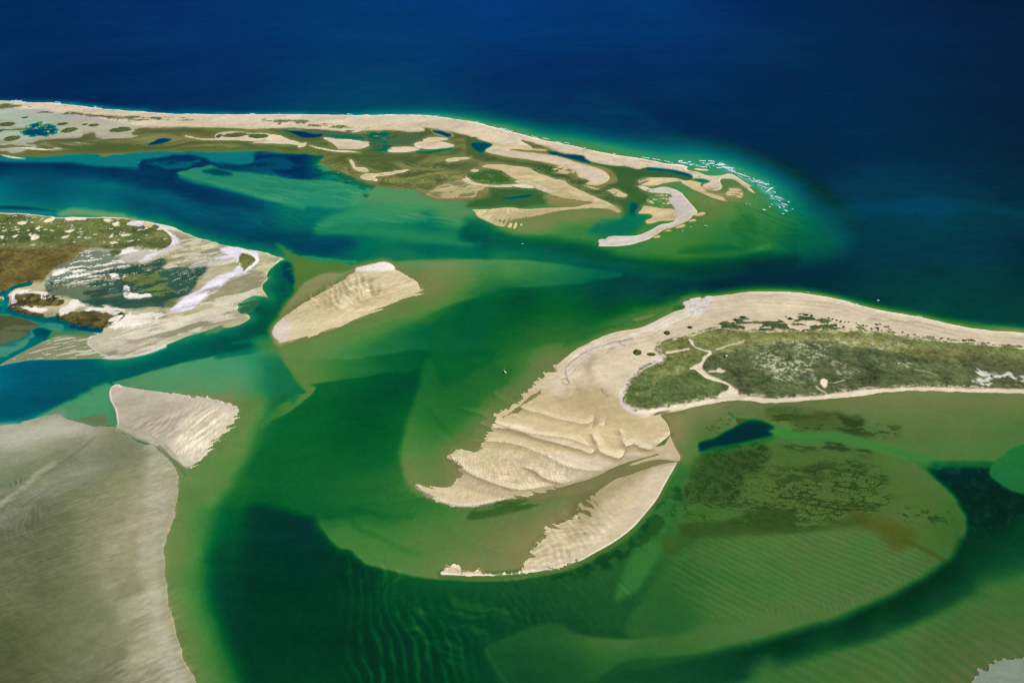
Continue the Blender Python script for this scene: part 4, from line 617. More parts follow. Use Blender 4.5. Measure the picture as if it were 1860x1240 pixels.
paint(pts("1755,985 1735,1020 1690,1052 1640,1082 1560,1118 1480,1146 1400,1168 1300,1192 1200,1215 1100,1240 1000,1280 1200,1290 1300,1240 1400,1215 1500,1180 1600,1150 1700,1105 1780,1060 1860,1030 2200,950 2300,800 1860,960 1800,985"), fe=(3, 22), warp=3, ctrl=[(1790,1000,8,-.4),(1860,990,7.2,-.4),(1720,1050,8.4,-1),(1650,1090,8.6,-1),(1560,1130,8.4,-1),(1450,1170,8,-1),(1350,1200,7.4,-1),(1250,1225,6,-1),(1100,1260,5.4,-1),(1860,1040,4.5,-1),(1780,1060,5.6,-1),(1700,1090,6.4,-1),(1600,1140,6,-1),(1500,1180,5.6,-1)])
LR = Field(pts("2600,1050 1860,1060 1800,1085 1740,1115 1680,1140 1600,1170 1520,1190 1430,1215 1380,1260 1500,1800 2600,1800"), pad=60)
paint(LR, fe=(14, 34), warp=4, ctrl=[(1850,1080,2,-1),(1800,1110,1.7,-1),(1740,1130,1.9,-1),(1650,1170,1.8,-1),(1550,1200,1.9,-1),(1450,1230,2.4,-1),(1860,1150,.9,-1),(1780,1170,.9,-1),(1720,1210,1,-1),(1600,1240,1.4,-1),(2300,1300,.5,-1),(1600,1700,1,-1)])
ripple(LR, (1700, 1180), (10, 5.8), 17, .62, fe=(20, 40), pw=1.6, warp=.8, ws=170, seed=95, sn=.95)
ripple(LR, (1700, 1180), (10, 7.5), 8, .22, fe=(20, 40), pw=1.3, warp=.8, ws=90, seed=96)
paint(pts("1860,1080 1780,1110 1700,1160 1700,1260 1900,1260 1900,1080"), None, None, (.30, .26, .15), fe=(10, 40), k=.8)
paint(Q10("1480,1250 1530,1180 1600,1120 1660,1080 1720,1050 1800,1060 1860,1040 2600,1000 2600,2000 1400,1400"), -.15, None, (.15, .19, .14), fe=(2, 3), warp=9, ws=9, octv=3, rg=12)

# ------------------------------------------------------------------ 8. near island on the right
M_ = Field(Q2("565,165 600,140 680,128 760,115 880,98 1050,78 1200,78 1400,85 1500,98 1650,125 1750,150 1860,180") + pts("1612,565 1670,575 1732,589 1795,599 1860,604 2300,640 2760,690 2760,735 2300,722") +
    pts("1860,712 1770,710 1695,707 1645,709 1595,712 1520,722 1445,730 1395,730 1375,726 1325,727 1275,735 1237,745 1200,752 1210,767 1217,786 1207,797 1190,812 1215,808 1232,820 1232,832") +
    Q7("1560,150 1480,170 1400,190 1330,210 1240,245 1180,280 1080,320 980,345 860,380 720,405 560,440 420,470 290,480 200,462 120,430 50,385 10,335 60,345 130,362 200,362 270,335 300,290 300,260 240,185 230,155 290,130 400,130 440,95 470,40 490,0") +
    Q1("370,1110 410,1090 405,1050 480,1010 560,950 640,880 690,855 670,825 690,795 745,790 760,750 830,735 820,705 860,680 950,600 1050,540 1160,490 1280,450 1400,430 1500,400 1600,350 1700,300 1770,280"), pad=80)
fr = lambda x, y, px, py: ss(1, 0, np.clip(M_.at(px, py), 0, 99)/16.)*(py < 690)*(px > 960)
paint(M_, 1.5, -.3, fe=(0, 16), k=.95, mask=lambda x, y, px, py: (py < 640)*(px > 1100)*1.0)
paint(M_, .4, -.5, (.36, .29, .15), fe=(0, 14), k=.9, warp=2, mask=lambda x, y, px, py: (px < 1245)*ss(1000, 960, py)*ss(785, 760, py)*1.0)
paint(Q1("1860,195 1720,230 1560,300 1400,345 1250,400 1080,480 900,560 700,680 850,650 1000,570 1200,470 1450,400 1700,320 1770,290"), 1.2, -.3, BED, fe=(6, 22), warp=5, k=.85)
paint(Q1("900,520 1100,440 1300,380 1500,345 1620,310 1500,370 1300,420 1150,470 950,560"), .9, None, None, fe=(4, 6), op='add', warp=3)
ripple(Q1("820,560 1000,480 1250,400 1560,330 1560,370 1300,430 1100,500 900,580"), (1090, 605), (10, -3), 4, .8, fe=(6, 8), pw=1.2, warp=.3, ws=40)
paint(Q1("1400,360 1500,335 1560,325 1500,350 1420,370"), .15, None, (.5, .42, .25), fe=(1, 3), k=.7)
paint(Q1("1700,270 1770,255 1772,275 1720,290 1690,285"), 3, -.5, fe=(2, 5))
paint(M_, -1.1, None, (.54, .45, .31), fe=(2, .9), warp=1, ws=25, rg=13)
jag = lambda x, y, px, py: ss(1000, 980, px)*ss(700, 715, py)
paint(M_, -.6, None, (.51, .42, .25), fe=(1, .7), warp=5, ws=8, octv=2, mask=jag, rg=13)
# upper back beach, greyer
paint(Q2("740,130 1050,85 1300,90 1500,110 1700,160 1860,195 2200,290 2600,370 2600,330 3000,360 3000,420 2600,420 2200,330 1800,270 1500,250 1100,250 800,260 600,270"), -1.4, None, (.44, .375, .28), fe=(8, 18), k=.75, mask=thresh(90, -.7, .5, 180, ang=-.15, stretch=3))
paint(pts("1362,531 1400,531 1450,533 1512,543 1565,557 1612,567 1670,577 1732,591 1795,601 1860,606 2300,642"), None, None, PALE, closed=False, width=2, fe=(0, 5), k=.7)
paint(Q2("565,165 600,140 760,115 740,180 700,230 640,260 600,250 580,210"), -1.2, None, (.58, .55, .54), fe=(2, 5), mask=thresh(14, -.6, 0, 181), k=.9)
paint(Q1("1780,320 1700,360 1600,410 1450,450 1300,520 1100,570 1000,640 940,720 900,780"), None, None, (.60, .54, .46), closed=False, width=2, fe=(0, 8), k=.6, warp=3)
# wet lower fans
paint(Q1("1860,1010 1500,1060 1330,980 1200,900 1100,860 1040,890 980,860 930,930 880,945 760,900 690,855 640,880 480,1010 380,1120 300,1300 1900,1300"), -.3, None, (.49, .395, .215), fe=(3, 5), warp=3, mask=lambda x, y, px, py: ss(1, -1, M_.at(px, py)))
paint(Q1("1000,850 1080,900 1100,860 1160,870 1250,950 1380,1020 1400,1120 1200,1100 1000,1000 900,980 900,920"), None, None, (.33, .26, .13), fe=(8, 26), k=.55, warp=6); paint(Q1("1120,640 1080,700 1110,780 1090,820 1060,750 1070,680"), None, None, (.34, .27, .18), fe=(4, 12), k=.6)
def lobe(P, a=None, e=(.70, .60, .40), ew=26, k=.85, outer=(.235, .185, .085), ow=16, el=.8):  # lobe shading put into base colour: bright sunlit rim, darker wet foot outside
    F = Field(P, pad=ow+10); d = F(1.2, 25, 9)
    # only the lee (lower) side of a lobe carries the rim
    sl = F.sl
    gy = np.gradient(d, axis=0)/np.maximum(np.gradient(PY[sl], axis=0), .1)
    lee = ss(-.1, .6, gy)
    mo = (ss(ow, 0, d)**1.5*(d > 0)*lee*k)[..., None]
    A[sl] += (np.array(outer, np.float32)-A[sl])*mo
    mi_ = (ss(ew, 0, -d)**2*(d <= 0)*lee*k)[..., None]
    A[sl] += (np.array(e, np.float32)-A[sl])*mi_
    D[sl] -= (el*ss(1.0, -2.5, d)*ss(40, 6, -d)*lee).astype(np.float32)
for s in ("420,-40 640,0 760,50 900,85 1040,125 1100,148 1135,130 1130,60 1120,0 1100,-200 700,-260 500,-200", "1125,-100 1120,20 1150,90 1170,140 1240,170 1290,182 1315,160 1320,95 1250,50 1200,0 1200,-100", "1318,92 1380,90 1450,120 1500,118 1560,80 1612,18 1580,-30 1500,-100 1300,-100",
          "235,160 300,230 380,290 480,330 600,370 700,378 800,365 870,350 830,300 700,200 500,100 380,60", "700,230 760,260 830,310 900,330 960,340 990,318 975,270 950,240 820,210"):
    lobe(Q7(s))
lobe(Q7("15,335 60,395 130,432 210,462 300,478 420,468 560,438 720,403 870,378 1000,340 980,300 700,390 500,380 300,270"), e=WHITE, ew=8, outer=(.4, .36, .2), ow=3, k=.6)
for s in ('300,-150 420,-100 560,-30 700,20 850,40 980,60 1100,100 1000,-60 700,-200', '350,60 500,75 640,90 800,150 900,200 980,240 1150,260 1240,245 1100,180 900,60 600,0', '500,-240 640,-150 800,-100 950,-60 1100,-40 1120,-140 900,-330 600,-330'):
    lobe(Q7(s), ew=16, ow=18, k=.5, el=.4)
paint(Q7("300,290 400,320 560,380 700,395 850,375 700,400 500,420 330,370 280,330"), -.15, None, (.40, .33, .20), fe=(4, 8), k=.7)
paint(Q7("860,360 980,335 1100,300 1240,240 1340,210 1330,180 1430,175 1530,145 1500,110 1560,100 1670,150 1640,200 1400,250 1200,330 1000,400 600,440 700,400"), .05, -.4, (.36, .30, .17), fe=(3, 8), warp=3, k=.9)
ripple(Q1("450,1080 560,960 690,870 900,950 1100,1000 1100,1240 800,1240 500,1150"), (960, 740), (10, 4), 9, .16, fe=(10, 30), pw=1.1, warp=1.4, ws=120, seed=201, var=.9)
ripple(Q7("250,160 400,140 500,60 800,100 1000,200 960,330 700,370 500,330 350,270"), (910, 850), (2, 10), 4.4, .15, fe=(3, 8), pw=1, warp=.35, ws=60, seed=202, wet=.4)
ripple(Q7('250,160 400,140 500,60 800,100 1000,200 960,330 700,370 500,330 350,270'), (910, 850), (10, 2.5), 5, .1, fe=(3, 8), pw=1, warp=.6, ws=60, seed=212, wet=.3)
ripple(Q7("20,345 280,345 400,300 700,400 500,440 300,475 130,425"), (860, 900), (-3, 10), 4.4, .15, fe=(2, 4), pw=1, warp=.35, ws=60, seed=203, wet=.3)
# lagged drift lines
for s in ("1400,500 1300,520 1200,545 1100,580 1000,640 930,690 905,745 920,790 940,830", "880,800 900,790 930,800 930,830 900,835 885,815", "1340,550 1300,530 1390,500", "970,800 1000,870 1020,895", "1160,865 1200,910 1215,925"):
    paint(Q1(s), None, None, (.22, .18, .12), closed=False, width=.3, fe=(0, 1.6), warp=2, ws=12, k=.75)
paint(Q1("970,860 1000,800 1060,740 1110,790 1085,870 1020,895 975,860"), None, None, (.40, .32, .2), fe=(2, 3), k=.5)
# bright shore path round the meadow and thin bay beach
paint(Q2("440,560 300,620 200,700 140,790 125,860 160,920 230,950 300,965"), None, None, (.56, .50, .45), closed=False, width=3.5, fe=(0, 6), k=.8)
paint(Q2("240,950 400,940 700,885 850,860 1000,850 1100,860 1200,870 1400,855") + Q3("300,850 500,835 800,800 1000,785 1200,783 1500,792 1860,800"), -.9, None, PALE, closed=False, width=3.2, fe=(0, 2.5), k=.8, warp=1.5, ws=15)
paint(Q2("350,975 380,955 470,945 400,965"), 0, None, (.08, .1, .06), fe=(1, 2))
MV = Field(Q2("370,490 400,450 460,425 560,415 600,405 690,375 770,355 900,355 1000,360 1200,370 1400,365 1500,370 1700,370 1860,350") + Q3("700,370 850,380 940,405 1050,415 1250,435 1400,445 1550,465 1700,480 1860,490 3000,560 3000,860 1860,790 1300,778 1100,772 900,780 600,800 400,830 100,855 0,855") + Q2("1130,845 1000,838 900,850 820,855 650,880 500,905 350,930 250,945 200,930 150,900 130,860 135,810 170,750 220,680 270,640 330,610 400,590 440,570 430,540"), pad=30)
paint(MV, -2.2, None, GRASS, fe=(3, 1.5), warp=3.5, ws=16, V_=1, rg=13)
def gv(P, a, **k):
    mk = k.pop('mask', None); inn = lambda x, y, px, py: ss(1.5, -1.5, MV.at(px, py))
    mm_ = inn if mk is None else (lambda x, y, px, py: inn(x, y, px, py)*mk(x, y, px, py))
    return paint(P, None, None, a, **{**dict(fe=(6, 12), warp=6, ws=40), **k, 'mask': mm_})
gv(Q2("720,440 1000,420 1300,430 1860,440 2400,520 3100,640 3100,1000 1200,850 1000,820 720,660 740,560"), (.062, .082, .028), k=.9)
gv(Q2("220,700 400,640 560,650 700,690 880,770 800,850 500,900 300,930 200,850"), DGRASS, k=.85)
gv(Q2("380,470 560,420 620,440 640,500 560,560 460,570 400,540"), (.12, .13, .035), k=.8)
gv(Q2("340,700 420,640 560,610 600,640 500,670 400,700 330,800 250,830 300,750"), YGRASS, k=.75, mask=thresh(26, -.5, .3, 190)); gv(Q2("150,760 260,660 420,610 380,650 260,710 170,820 160,900 140,850"), (.075, .10, .025), k=.8)
gv(Q2("700,400 1000,380 1400,390 1860,390 2000,400 2000,440 1860,430 1400,430 1050,440 850,490 760,520 740,480"), (.125, .14, .04), k=.85); gv(Q2("1500,400 1860,420 2400,490 3100,560 3100,600 2400,560 1900,460 1500,430"), (.12, .125, .035), k=.85)
gv(Q2("820,510 1000,440 1200,430 1500,440 1860,440 2300,520 2100,540 1700,480 1300,460 1050,480"), YGRASS, k=.7, mask=thresh(40, -.4, .5, 191, stretch=3))
gv(Q2("1050,580 1200,480 1500,440 1860,430 2200,480 2400,560 2300,620 1900,660 1700,760 1500,720 1200,720 1050,650"), (.30, .30, .20), k=.9, mask=lambda x, y, px, py: thresh(7, -.05, .45, 192, octv=3, gain=.8)(x, y, px, py)*thresh(90, -.6, .2, 292, octv=3)(x, y, px, py)); gv(Q2("900,500 1300,440 1500,470 1860,480 2300,560 2300,650 1700,800 1200,780 900,650"), (.040, .060, .018), k=.85, mask=thresh(40, -.05, .3, 193, octv=4, ang=-.25, stretch=1.8))
gv(Q3("1300,560 1860,560 3000,600 3000,830 1860,770 1200,760 900,700"), (.045, .055, .018), k=.8, mask=thresh(60, -.5, .5, 194, stretch=2))
paint(Q3("1510,640 1560,660 1640,690 1740,675 1780,700 1860,700 1860,730 1700,705 1620,730 1610,770 1540,750 1480,720 1560,720 1590,700 1520,680"), None, None, (.42, .42, .36), fe=(1, 3), warp=4, ws=12, mask=thresh(10, -.4, .1, 195), V_=0)
paint(Q3("370,740 400,720 430,725 430,760 410,775 380,755"), None, None, PALE, fe=(1, 2), warp=3, ws=10, V_=0); creek2 = lambda P, w_, a: paint(P, None, None, a, closed=False, width=w_, fe=(0, 1.5), warp=1.5, ws=15, V_=0)
creek2(Q3("345,770 370,795 420,825"), .4, (.4, .37, .25)); creek2(Q3("430,745 500,745 550,730"), .3, (.3, .3, .2)); creek2(Q3("1060,650 1150,670 1230,690"), .3, (.2, .22, .12)); creek2(Q2("1010,440 960,455 900,470 860,490 800,500"), 1, (.38, .34, .22))
creek2(Q2("440,530 500,520 560,510 600,500"), 1, (.45, .4, .28))
PATH = Q2("600,430 640,440 650,480 700,500 770,515 770,535 730,570 705,620 740,680 850,730 920,765 960,800 975,835 1020,850 820,855 840,820 890,795 895,765 830,740 760,725 700,690 650,650 610,645 640,620 690,590 720,550 750,525 690,505 650,490 625,460")
paint(PATH, -1.2, None, (.50, .43, .31), fe=(1, 1.5), warp=1.2, ws=14, V_=0)
paint(Q2("740,662 800,655 820,640 870,665 840,668 760,668"), -1.8, None, (.46, .4, .28), fe=(.5, 1.5), warp=2, ws=10, V_=0)
# shrubs scattered on the back beach
SP_ = Q2("740,350 820,310 930,290 1000,265 1100,300 1250,280 1360,265 1450,235 1520,260 1640,290 1740,330 1700,365 1500,368 1200,368 900,352")
paint(SP_, -2, None, DGRASS, fe=(2, 3), warp=3, ws=12, mask=thresh(20, -.02, .10, 196, octv=4, stretch=1.8), V_=1); paint(Q2("1400,265 1500,270 1640,310 1740,335 1700,350 1560,370 1400,350 1360,320"), -2.1, None, (.05, .075, .02), fe=(2, 3), warp=3, ws=12, mask=thresh(20, -.22, -.1, 197, stretch=1.6), V_=1)
paint(Q2("820,310 870,303 935,310 925,330 880,335 840,325"), -2.1, None, DGRASS, fe=(1, 2), warp=3, ws=12, V_=1)
paint(Q3("620,300 750,320 880,330 1000,380 1300,420 1800,460 1860,470 1860,490 1500,465 1000,405 700,365"), -1.6, None, (.12, .11, .05), fe=(1, 2), warp=3, ws=12, mask=thresh(10, .36, .5, 198, stretch=2), V_=.5)


# ------------------------------------------------------------------ 8b. second look: wash of wet sand, marsh detail, filaments
MLx = Field(pts("1000,668 985,690 966,705 940,727 920,742 901,755 892,768 884,782 872,806 850,815 830,824 822,838 838,858 828,876"), closed=False, pad=90)
paint(MLx, .35, -.4, (.42, .35, .20), fe=(-3, 48), k=.75, warp=4, mask=lambda x, y, px, py: ss(-2, 1, M_.at(px, py)))
paint(Q1("380,1000 500,900 620,800 700,720 760,760 690,860 600,960 480,1060 420,1100"), 1.0, -.3, fe=(6, 24), k=.6, warp=5)
paint(C_, .35, .1, (.36, .29, .16), fe=(-3, 38), k=.75, warp=4, mask=lambda x, y, px, py: ss(-1, 1.5, C_.at(px, py))*ss(740, 775, px)*ss(0, 14, py-480))
paint(R6("1480,290 1600,260 1750,250 1700,330 1560,400 1400,450 1250,480 1150,500 1080,520 1200,440 1400,360"), .6, .05, (.38, .31, .17), fe=(10, 34), k=.45, warp=6)
paint(L_, .35, .1, (.34, .29, .17), fe=(-2, 26), k=.5, warp=4, mask=lambda x, y, px, py: ss(-1, 1.5, L_.at(px, py))*ss(250, 330, px)*ss(715, 735, py+.05*(px-300)))
paint(pts("380,905 350,860 345,830 380,800 410,770 440,735 470,730 455,770 440,820 425,870 400,900"), 1.1, .05, fe=(10, 28), warp=6, ws=80, k=.85)
paint(pts("470,625 520,618 600,600 700,570 800,545 760,575 680,605 600,628 540,650"), .9, .1, fe=(4, 24), warp=6, ws=80, k=.6)
# marsh island: dark pools and pale filaments
g("330,590 480,520 700,500 1000,440 1180,400 1190,480 1250,520 1480,460 1440,560 1290,690 1180,740 900,750 640,730 480,680", (.02, .06, .055), D_=.5, fe=(6, 8), mask=thresh(26, .0, .35, 401, ang=.35, stretch=2.6, octv=5), k=.9)
g("350,580 600,480 860,470 1000,430 1180,420 1100,500 800,600 500,640", PALE, D_=-.5, fe=(6, 4), mask=ridge(24, .07, 402, 4, .38, 3.5), k=.9)
g("560,500 760,520 950,590 1150,680 1100,720 800,640 600,600 440,640", (.35, .38, .30), D_=-.3, fe=(4, 5), mask=ridge(34, .05, 403, 4, .3, 4), k=.6)
g("1240,500 1480,460 1420,560 1330,660 1280,640", (.35, .37, .30), D_=-.3, fe=(4, 6), mask=ridge(22, .09, 404, 4, .9, 3), k=.8)
g("0,325 590,325 540,400 420,460 330,520 290,560 100,610 0,650 -1200,640 -1200,325", (.08, .062, .014), D_=-.9, V_=.9, fe=(6, 8), mask=thresh(55, .0, .5, 405, ang=.2, stretch=2), k=.7)
g("130,680 380,665 470,712 300,750 200,765 310,815 150,790 70,750", (.05, .045, .012), D_=-1, V_=.8, fe=(1, 3), mask=thresh(12, -.1, .2, 406)); g("420,820 640,778 890,790 870,850 740,905 560,880", (.05, .045, .012), D_=-1, V_=.8, fe=(1, 3), mask=thresh(14, -.1, .3, 407))
g("620,760 900,790 1180,800 1150,850 900,900 780,900 850,820", WHITE, D_=-1.1, fe=(3, 4), mask=thresh(10, .1, .25, 408, ang=.35, stretch=2.4), warp=2)
g("0,90 400,115 760,118 1000,135 1190,200 1240,270 1130,335 800,310 300,310 0,300", WHITE, D_=-1.5, V_=0, fe=(5, 5), mask=thresh(9, .68, .8, 409, ang=.3, stretch=2.4), k=.85)
paint(R1("460,165 560,180 640,195 880,210 1040,210 1400,225 1380,235 1100,232 900,245 700,215 500,200 440,185"), -1.5, None, DGRASS, fe=(1, 2), warp=2, ws=20, mask=thresh(16, .1, .3, 410, stretch=3), V_=.7)
paint(R1("0,300 700,330 1000,320 1300,300 1860,330 1860,440 1300,445 700,465 0,480"), .5, .2, (.13, .135, .06), fe=(5, 8), mask=thresh(50, .05, .5, 411, ang=.12, stretch=4, octv=5), k=.7)
paint(R2("0,400 400,430 560,470 800,480 1200,470 1500,470 1600,560 1400,600 1000,600 850,700 700,640 520,570 480,480"), .1, None, (.34, .28, .14), fe=(5, 8), mask=ridge(60, .10, 412, 4, .12, 4), k=.6)
paint(R3("0,420 300,470 700,560 1000,640 1180,700 1200,560 1100,520 1290,530 1300,700 1150,780 1000,700 700,580 300,430"), None, None, (.05, .085, .05), fe=(4, 6), mask=thresh(30, .0, .4, 413, ang=.5, stretch=2.4, octv=5), k=.8)
for s_, c_, cr, sp_, am in (("1000,560 1300,650 1450,850 1860,900 2400,1000 2200,1100 1500,1000 1100,800", 0, (10, 3.5), 8, .7),):
    ripple(R1(s_), (400, 380), cr, sp_, am, fe=(20, 30), warp=1.2, ws=200, seed=420, var=.9)
ripple(R2("50,640 500,650 780,700 700,800 750,860 1100,880 1300,900 1500,970 1200,1000 700,990 500,960 300,860 0,780"), (620, 370), (10, 1.6), 7, .7, fe=(10, 16), warp=1.0, ws=150, seed=421, var=.9)
ripple(pts("1290,360 1400,350 1470,400 1440,450 1330,440"), (1380, 400), (10, 5), 8, .45, fe=(10, 16), warp=.8, ws=120, seed=422, var=.8)
ripple(pts("760,485 900,480 960,500 880,530 780,540"), (850, 505), (10, -9), 5, .22, fe=(10, 20), pw=1.2, warp=.9, ws=60, seed=423)
ripple(pts("420,760 500,880 560,930 450,920 370,860 340,930 345,800"), (420, 860), (10, 1), 4, .22, fe=(10, 16), pw=1.2, warp=.9, ws=60, seed=424)
paint(QT("60,100 240,95 400,85 620,90 780,140 900,200 1120,300 1380,400 1480,470 1580,600 1720,720 1640,800 1480,720 1300,540 1150,430 880,300 600,230 300,190 90,140"), None, .9, None, fe=(3, 10), warp=3)
paint(QT("90,110 240,115 420,110 620,110 760,150 900,220 1120,320 1380,430 1460,520 1560,640 1640,740 1560,760 1420,620 1320,520 1180,420 900,280 700,200 400,170 200,140"), .7, 1.4, (.55, .60, .58), fe=(2, 6), warp=4, ws=30, mask=thresh(22, -.3, .4, 430, ang=-.4, stretch=2), k=.75)
# lower right: yellow wash under the olive shallows
paint(Q8("230,560 340,560 560,560 840,570 1060,520 1100,540 900,580 600,590 300,610"), None, None, (.13, .12, .03), fe=(3, 10), warp=5, k=.6)

def tide(F, lim, per, k, msk):
    sl = F.sl; d = -F(1.5, 60, 541); x, y = WX[sl], WY[sl]
    on = ss(0, 2, d)*ss(lim, lim*.5, d)*msk(PX[sl], PY[sl])*(D[sl] < 0)*(1-V[sl])
    b = np.sin(d/per*6.28+2.5*fbm(x, y, 90, 3, 542))*.5+.6*fbm(x, y, 30, 3, 543)
    A[sl] *= (1 + k*b*on)[..., None].astype(np.float32)
    ln = (1-ss(0, .13, np.abs(fbm(x, y, 160, 3, 544, .5)+.5*np.sin(d/per*2.1))))*on*ss(-.2, .3, fbm(x, y, 50, 2, 545))
    A[sl] *= (1 - .30*ln)[..., None].astype(np.float32)
tide(M_, 46, 7, .10, lambda px, py: (py < 690)*1.0); tide(BAR, 12, 4, .10, lambda px, py: 1.0*(py > 0)); tide(C_, 14, 5, .07, lambda px, py: 1.0*(py > 0)); tide(Field(HK, pad=10), 9, 3.2, .12, lambda px, py: 1.0*(py > 0))
paint(Q7("1335,222 1430,182 1530,152 1490,118 1560,92 1612,30 1635,80 1655,130 1672,170 1664,200 1560,185 1450,200 1400,215"), -.08, None, (.47, .385, .225), fe=(5, 3), warp=2, rg=11)
# the great flat: pale upper wedge, dark swales, old bar edge, runnels
paint(Q4("-1200,430 0,420 150,390 300,355 430,340 560,400 690,440 640,480 450,480 250,520 0,600 -1200,700"), None, None, (.36, .355, .28), fe=(16, 14), k=.75, warp=6)
paint(Q4("-1200,900 0,820 200,700 350,610 480,560 600,520 560,570 400,670 200,820 0,960 -1200,1200"), None, None, (.14, .16, .095), fe=(16, 14), k=.75, warp=5)
paint(Q4("-200,1110 0,985 100,915 200,830 300,750 400,680"), None, None, (.30, .30, .21), closed=False, width=2, fe=(0, 7), k=.7, warp=3)
paint(Q4("420,660 560,590 700,540 840,480 1000,560 1100,640 1000,700 800,720 600,800 400,900 300,900 250,860"), None, None, (.15, .165, .10), fe=(24, 34), k=.55, warp=8)
paint(Q4("20,1130 150,1060 250,960 420,860 640,760 760,700 560,740 350,820 150,950 0,1060"), None, None, (.24, .25, .18), fe=(10, 20), k=.5, warp=6)
paint(pts("262,818 290,800 318,850 312,960 296,1030 300,1120 330,1210 345,1240 300,1240 270,1120 250,1000 265,900"), None, None, (.345, .33, .24), fe=(16, 8), k=.6, warp=5, ws=60)
for s_, kk in (("700,500 620,560 520,620 430,690", .4), ("300,770 420,720 560,640", .35), ("160,1000 260,930 380,850", .4), ("30,1020 70,960 160,880", .4)):
    paint(Q4(s_), None, None, (.10, .115, .065), closed=False, width=.6, fe=(0, 3.5), k=kk, warp=3, ws=25)
H -= (.17*ss(430, 560, PY)*ss(350, 520, PX)*(H > -.3)).astype(np.float32)
for F_ in (L_, C_, LL):
    q = F_(1.5, 22, 3) < -2; D[F_.sl] = np.where(q & (F_.at(PX[F_.sl], PY[F_.sl]) < -3), np.minimum(D[F_.sl], -.12), D[F_.sl])
A[MV.sl] *= (1+.22*(MV() < 0))[..., None]
def fray(F, amp, sc_, dx, dy, c, msk, col, rg, seed):
    """ragged margin: thin fingers of sand reaching out along (dx, dy)"""
    a = np.array(ground(*c)); b = np.array(ground(c[0]+dx, c[1]+dy)); ang = math.atan2(b[1]-a[1], b[0]-a[0])
    d = F.comb(amp, sc_, ang, 5.0, seed); sl = F.sl; mk = msk(PX[sl], PY[sl])
    inn = (1-ss(-.6, .6, d))*mk; near_ = (np.abs(F()) < amp*1.5)
    A[sl] += ((np.array(col)-A[sl])*(inn*near_*(D[sl] > 0))[..., None]).astype(np.float32)
    D[sl] = np.where((inn > .5) & near_, np.minimum(D[sl], -.12), np.where((mk > .5) & near_ & (d > 0) & (D[sl] < .12), .22, D[sl]))
    RG[sl][(inn > .5) & near_] = rg
fray(L_, 7, 6, 10, -3, (420, 750), lambda px, py: 1.0*(px > 345)*(py > 728), (.56, .50, .37), 10, 601)
fray(L_, 3.5, 6, 3, -10, (380, 722), lambda px, py: 1.0*(px > 300)*(py < 745), (.5, .45, .33), 10, 602)
fray(M_, 6, 7, -10, -4, (950, 740), lambda px, py: 1.0*(px < 1012)*(py > 662)*(py < 905)*(np.abs(px-px) < 1), (.50, .41, .24), 13, 603)
fray(K_, 7, 6, -10, -3, (975, 990), lambda px, py: 1.0*(px < 1050)*(py < 1034), (.54, .45, .27), 11, 604)
fray(K_, 4, 5, 2, -10, (880, 1038), lambda px, py: 1.0*(px < 950)*(py < 1043), (.62, .55, .42), 11, 605)
paint(LL, None, None, (.25, .235, .125), fe=(14, 1), k=.55, warp=5, ws=30, mask=lambda x, y, px, py: ss(840, 880, py)*ss(-22, 0, LL.at(px, py)))
paint(LL, .10, None, None, fe=(4, 0), k=.9, warp=4, ws=18, mask=lambda x, y, px, py: ss(840, 880, py)*ss(-3.5, -1, LL.at(px, py)))
paint(OUT, None, None, (.74, .69, .60), closed=False, width=1.0, fe=(0, 1.6), k=.8, mask=lambda x, y, px, py: 1.0*(BAR.at(px, py) < 0))
paint(pts("1180,270 1250,268 1330,285 1400,315 1450,350 1500,400 1530,440 1560,430 1540,380 1480,330 1400,290 1320,262 1240,250 1180,255"), None, 1.3, None, fe=(6, 18), k=.8)
paint(pts("1225,292 1300,286 1350,296 1400,325 1440,365 1462,400 1440,372 1400,336 1340,308 1270,297"), None, 1.2, None, fe=(2, 8), k=.7)
fray(C_, 3, 8, 10, -3, (700, 560), lambda px, py: 1.0*(px > 560)*(py > 520-.0*px), (.5, .42, .26), 8, 607)
mvd = MV.at(PX[MV.sl], PY[MV.sl]); xs_, ys_ = WX[MV.sl], WY[MV.sl]
tus = ss(.05, .25, fbm(xs_, ys_, 9, 3, 701, .7, 0, 1.5))*ss(7, 1, np.abs(mvd))*(PY[MV.sl] < 700)*(PX[MV.sl] > 1128)
out_ = tus*(mvd > 0)*.85*(D[MV.sl] < 0); A[MV.sl] += ((np.array(GRASS)-A[MV.sl])*out_[..., None]).astype(np.float32); V[MV.sl] = np.maximum(V[MV.sl], out_)
inn_ = ss(.1, .3, fbm(xs_, ys_, 9, 3, 702, .7, 0, 1.5))*ss(6, 1, np.abs(mvd))*(mvd < 0)*.85; A[MV.sl] += ((np.array(DRY)-A[MV.sl])*inn_[..., None]).astype(np.float32); V[MV.sl] *= (1-inn_)
H += (.45*ss(900, 1050, PX)*ss(420, 330, PY)*ss(1.5, 3, D)*ss(8, 6, D)*(OC.closed is False)).astype(np.float32) - (.45*ss(1200, 1500, PX)*ss(470, 380, PY)*ss(7.5, 9, D)).astype(np.float32)
D += (.5*ss(60, 0, PY)).astype(np.float32)
ripple(LL, (200, 1050), (10, -4), 7, .05, fe=(10, 2), pw=1, warp=1.2, ws=120, seed=711, wet=.22, var=1, sn=.6)
ripple(LL, (150, 900), (10, 5), 11, .05, fe=(10, 2), pw=1, warp=1.4, ws=160, seed=712, wet=.18, var=1, sn=.4)
FZ = Field(pts("590,290 640,300 760,290 870,300 960,300 1060,330 1120,370 1050,375 960,350 900,350 780,352 680,335 620,315"), pad=20)
zl = FZ.sl; zm = (1-ss(-8, 4, FZ()))*(A[zl].sum(-1) < .85)*(1-V[zl])
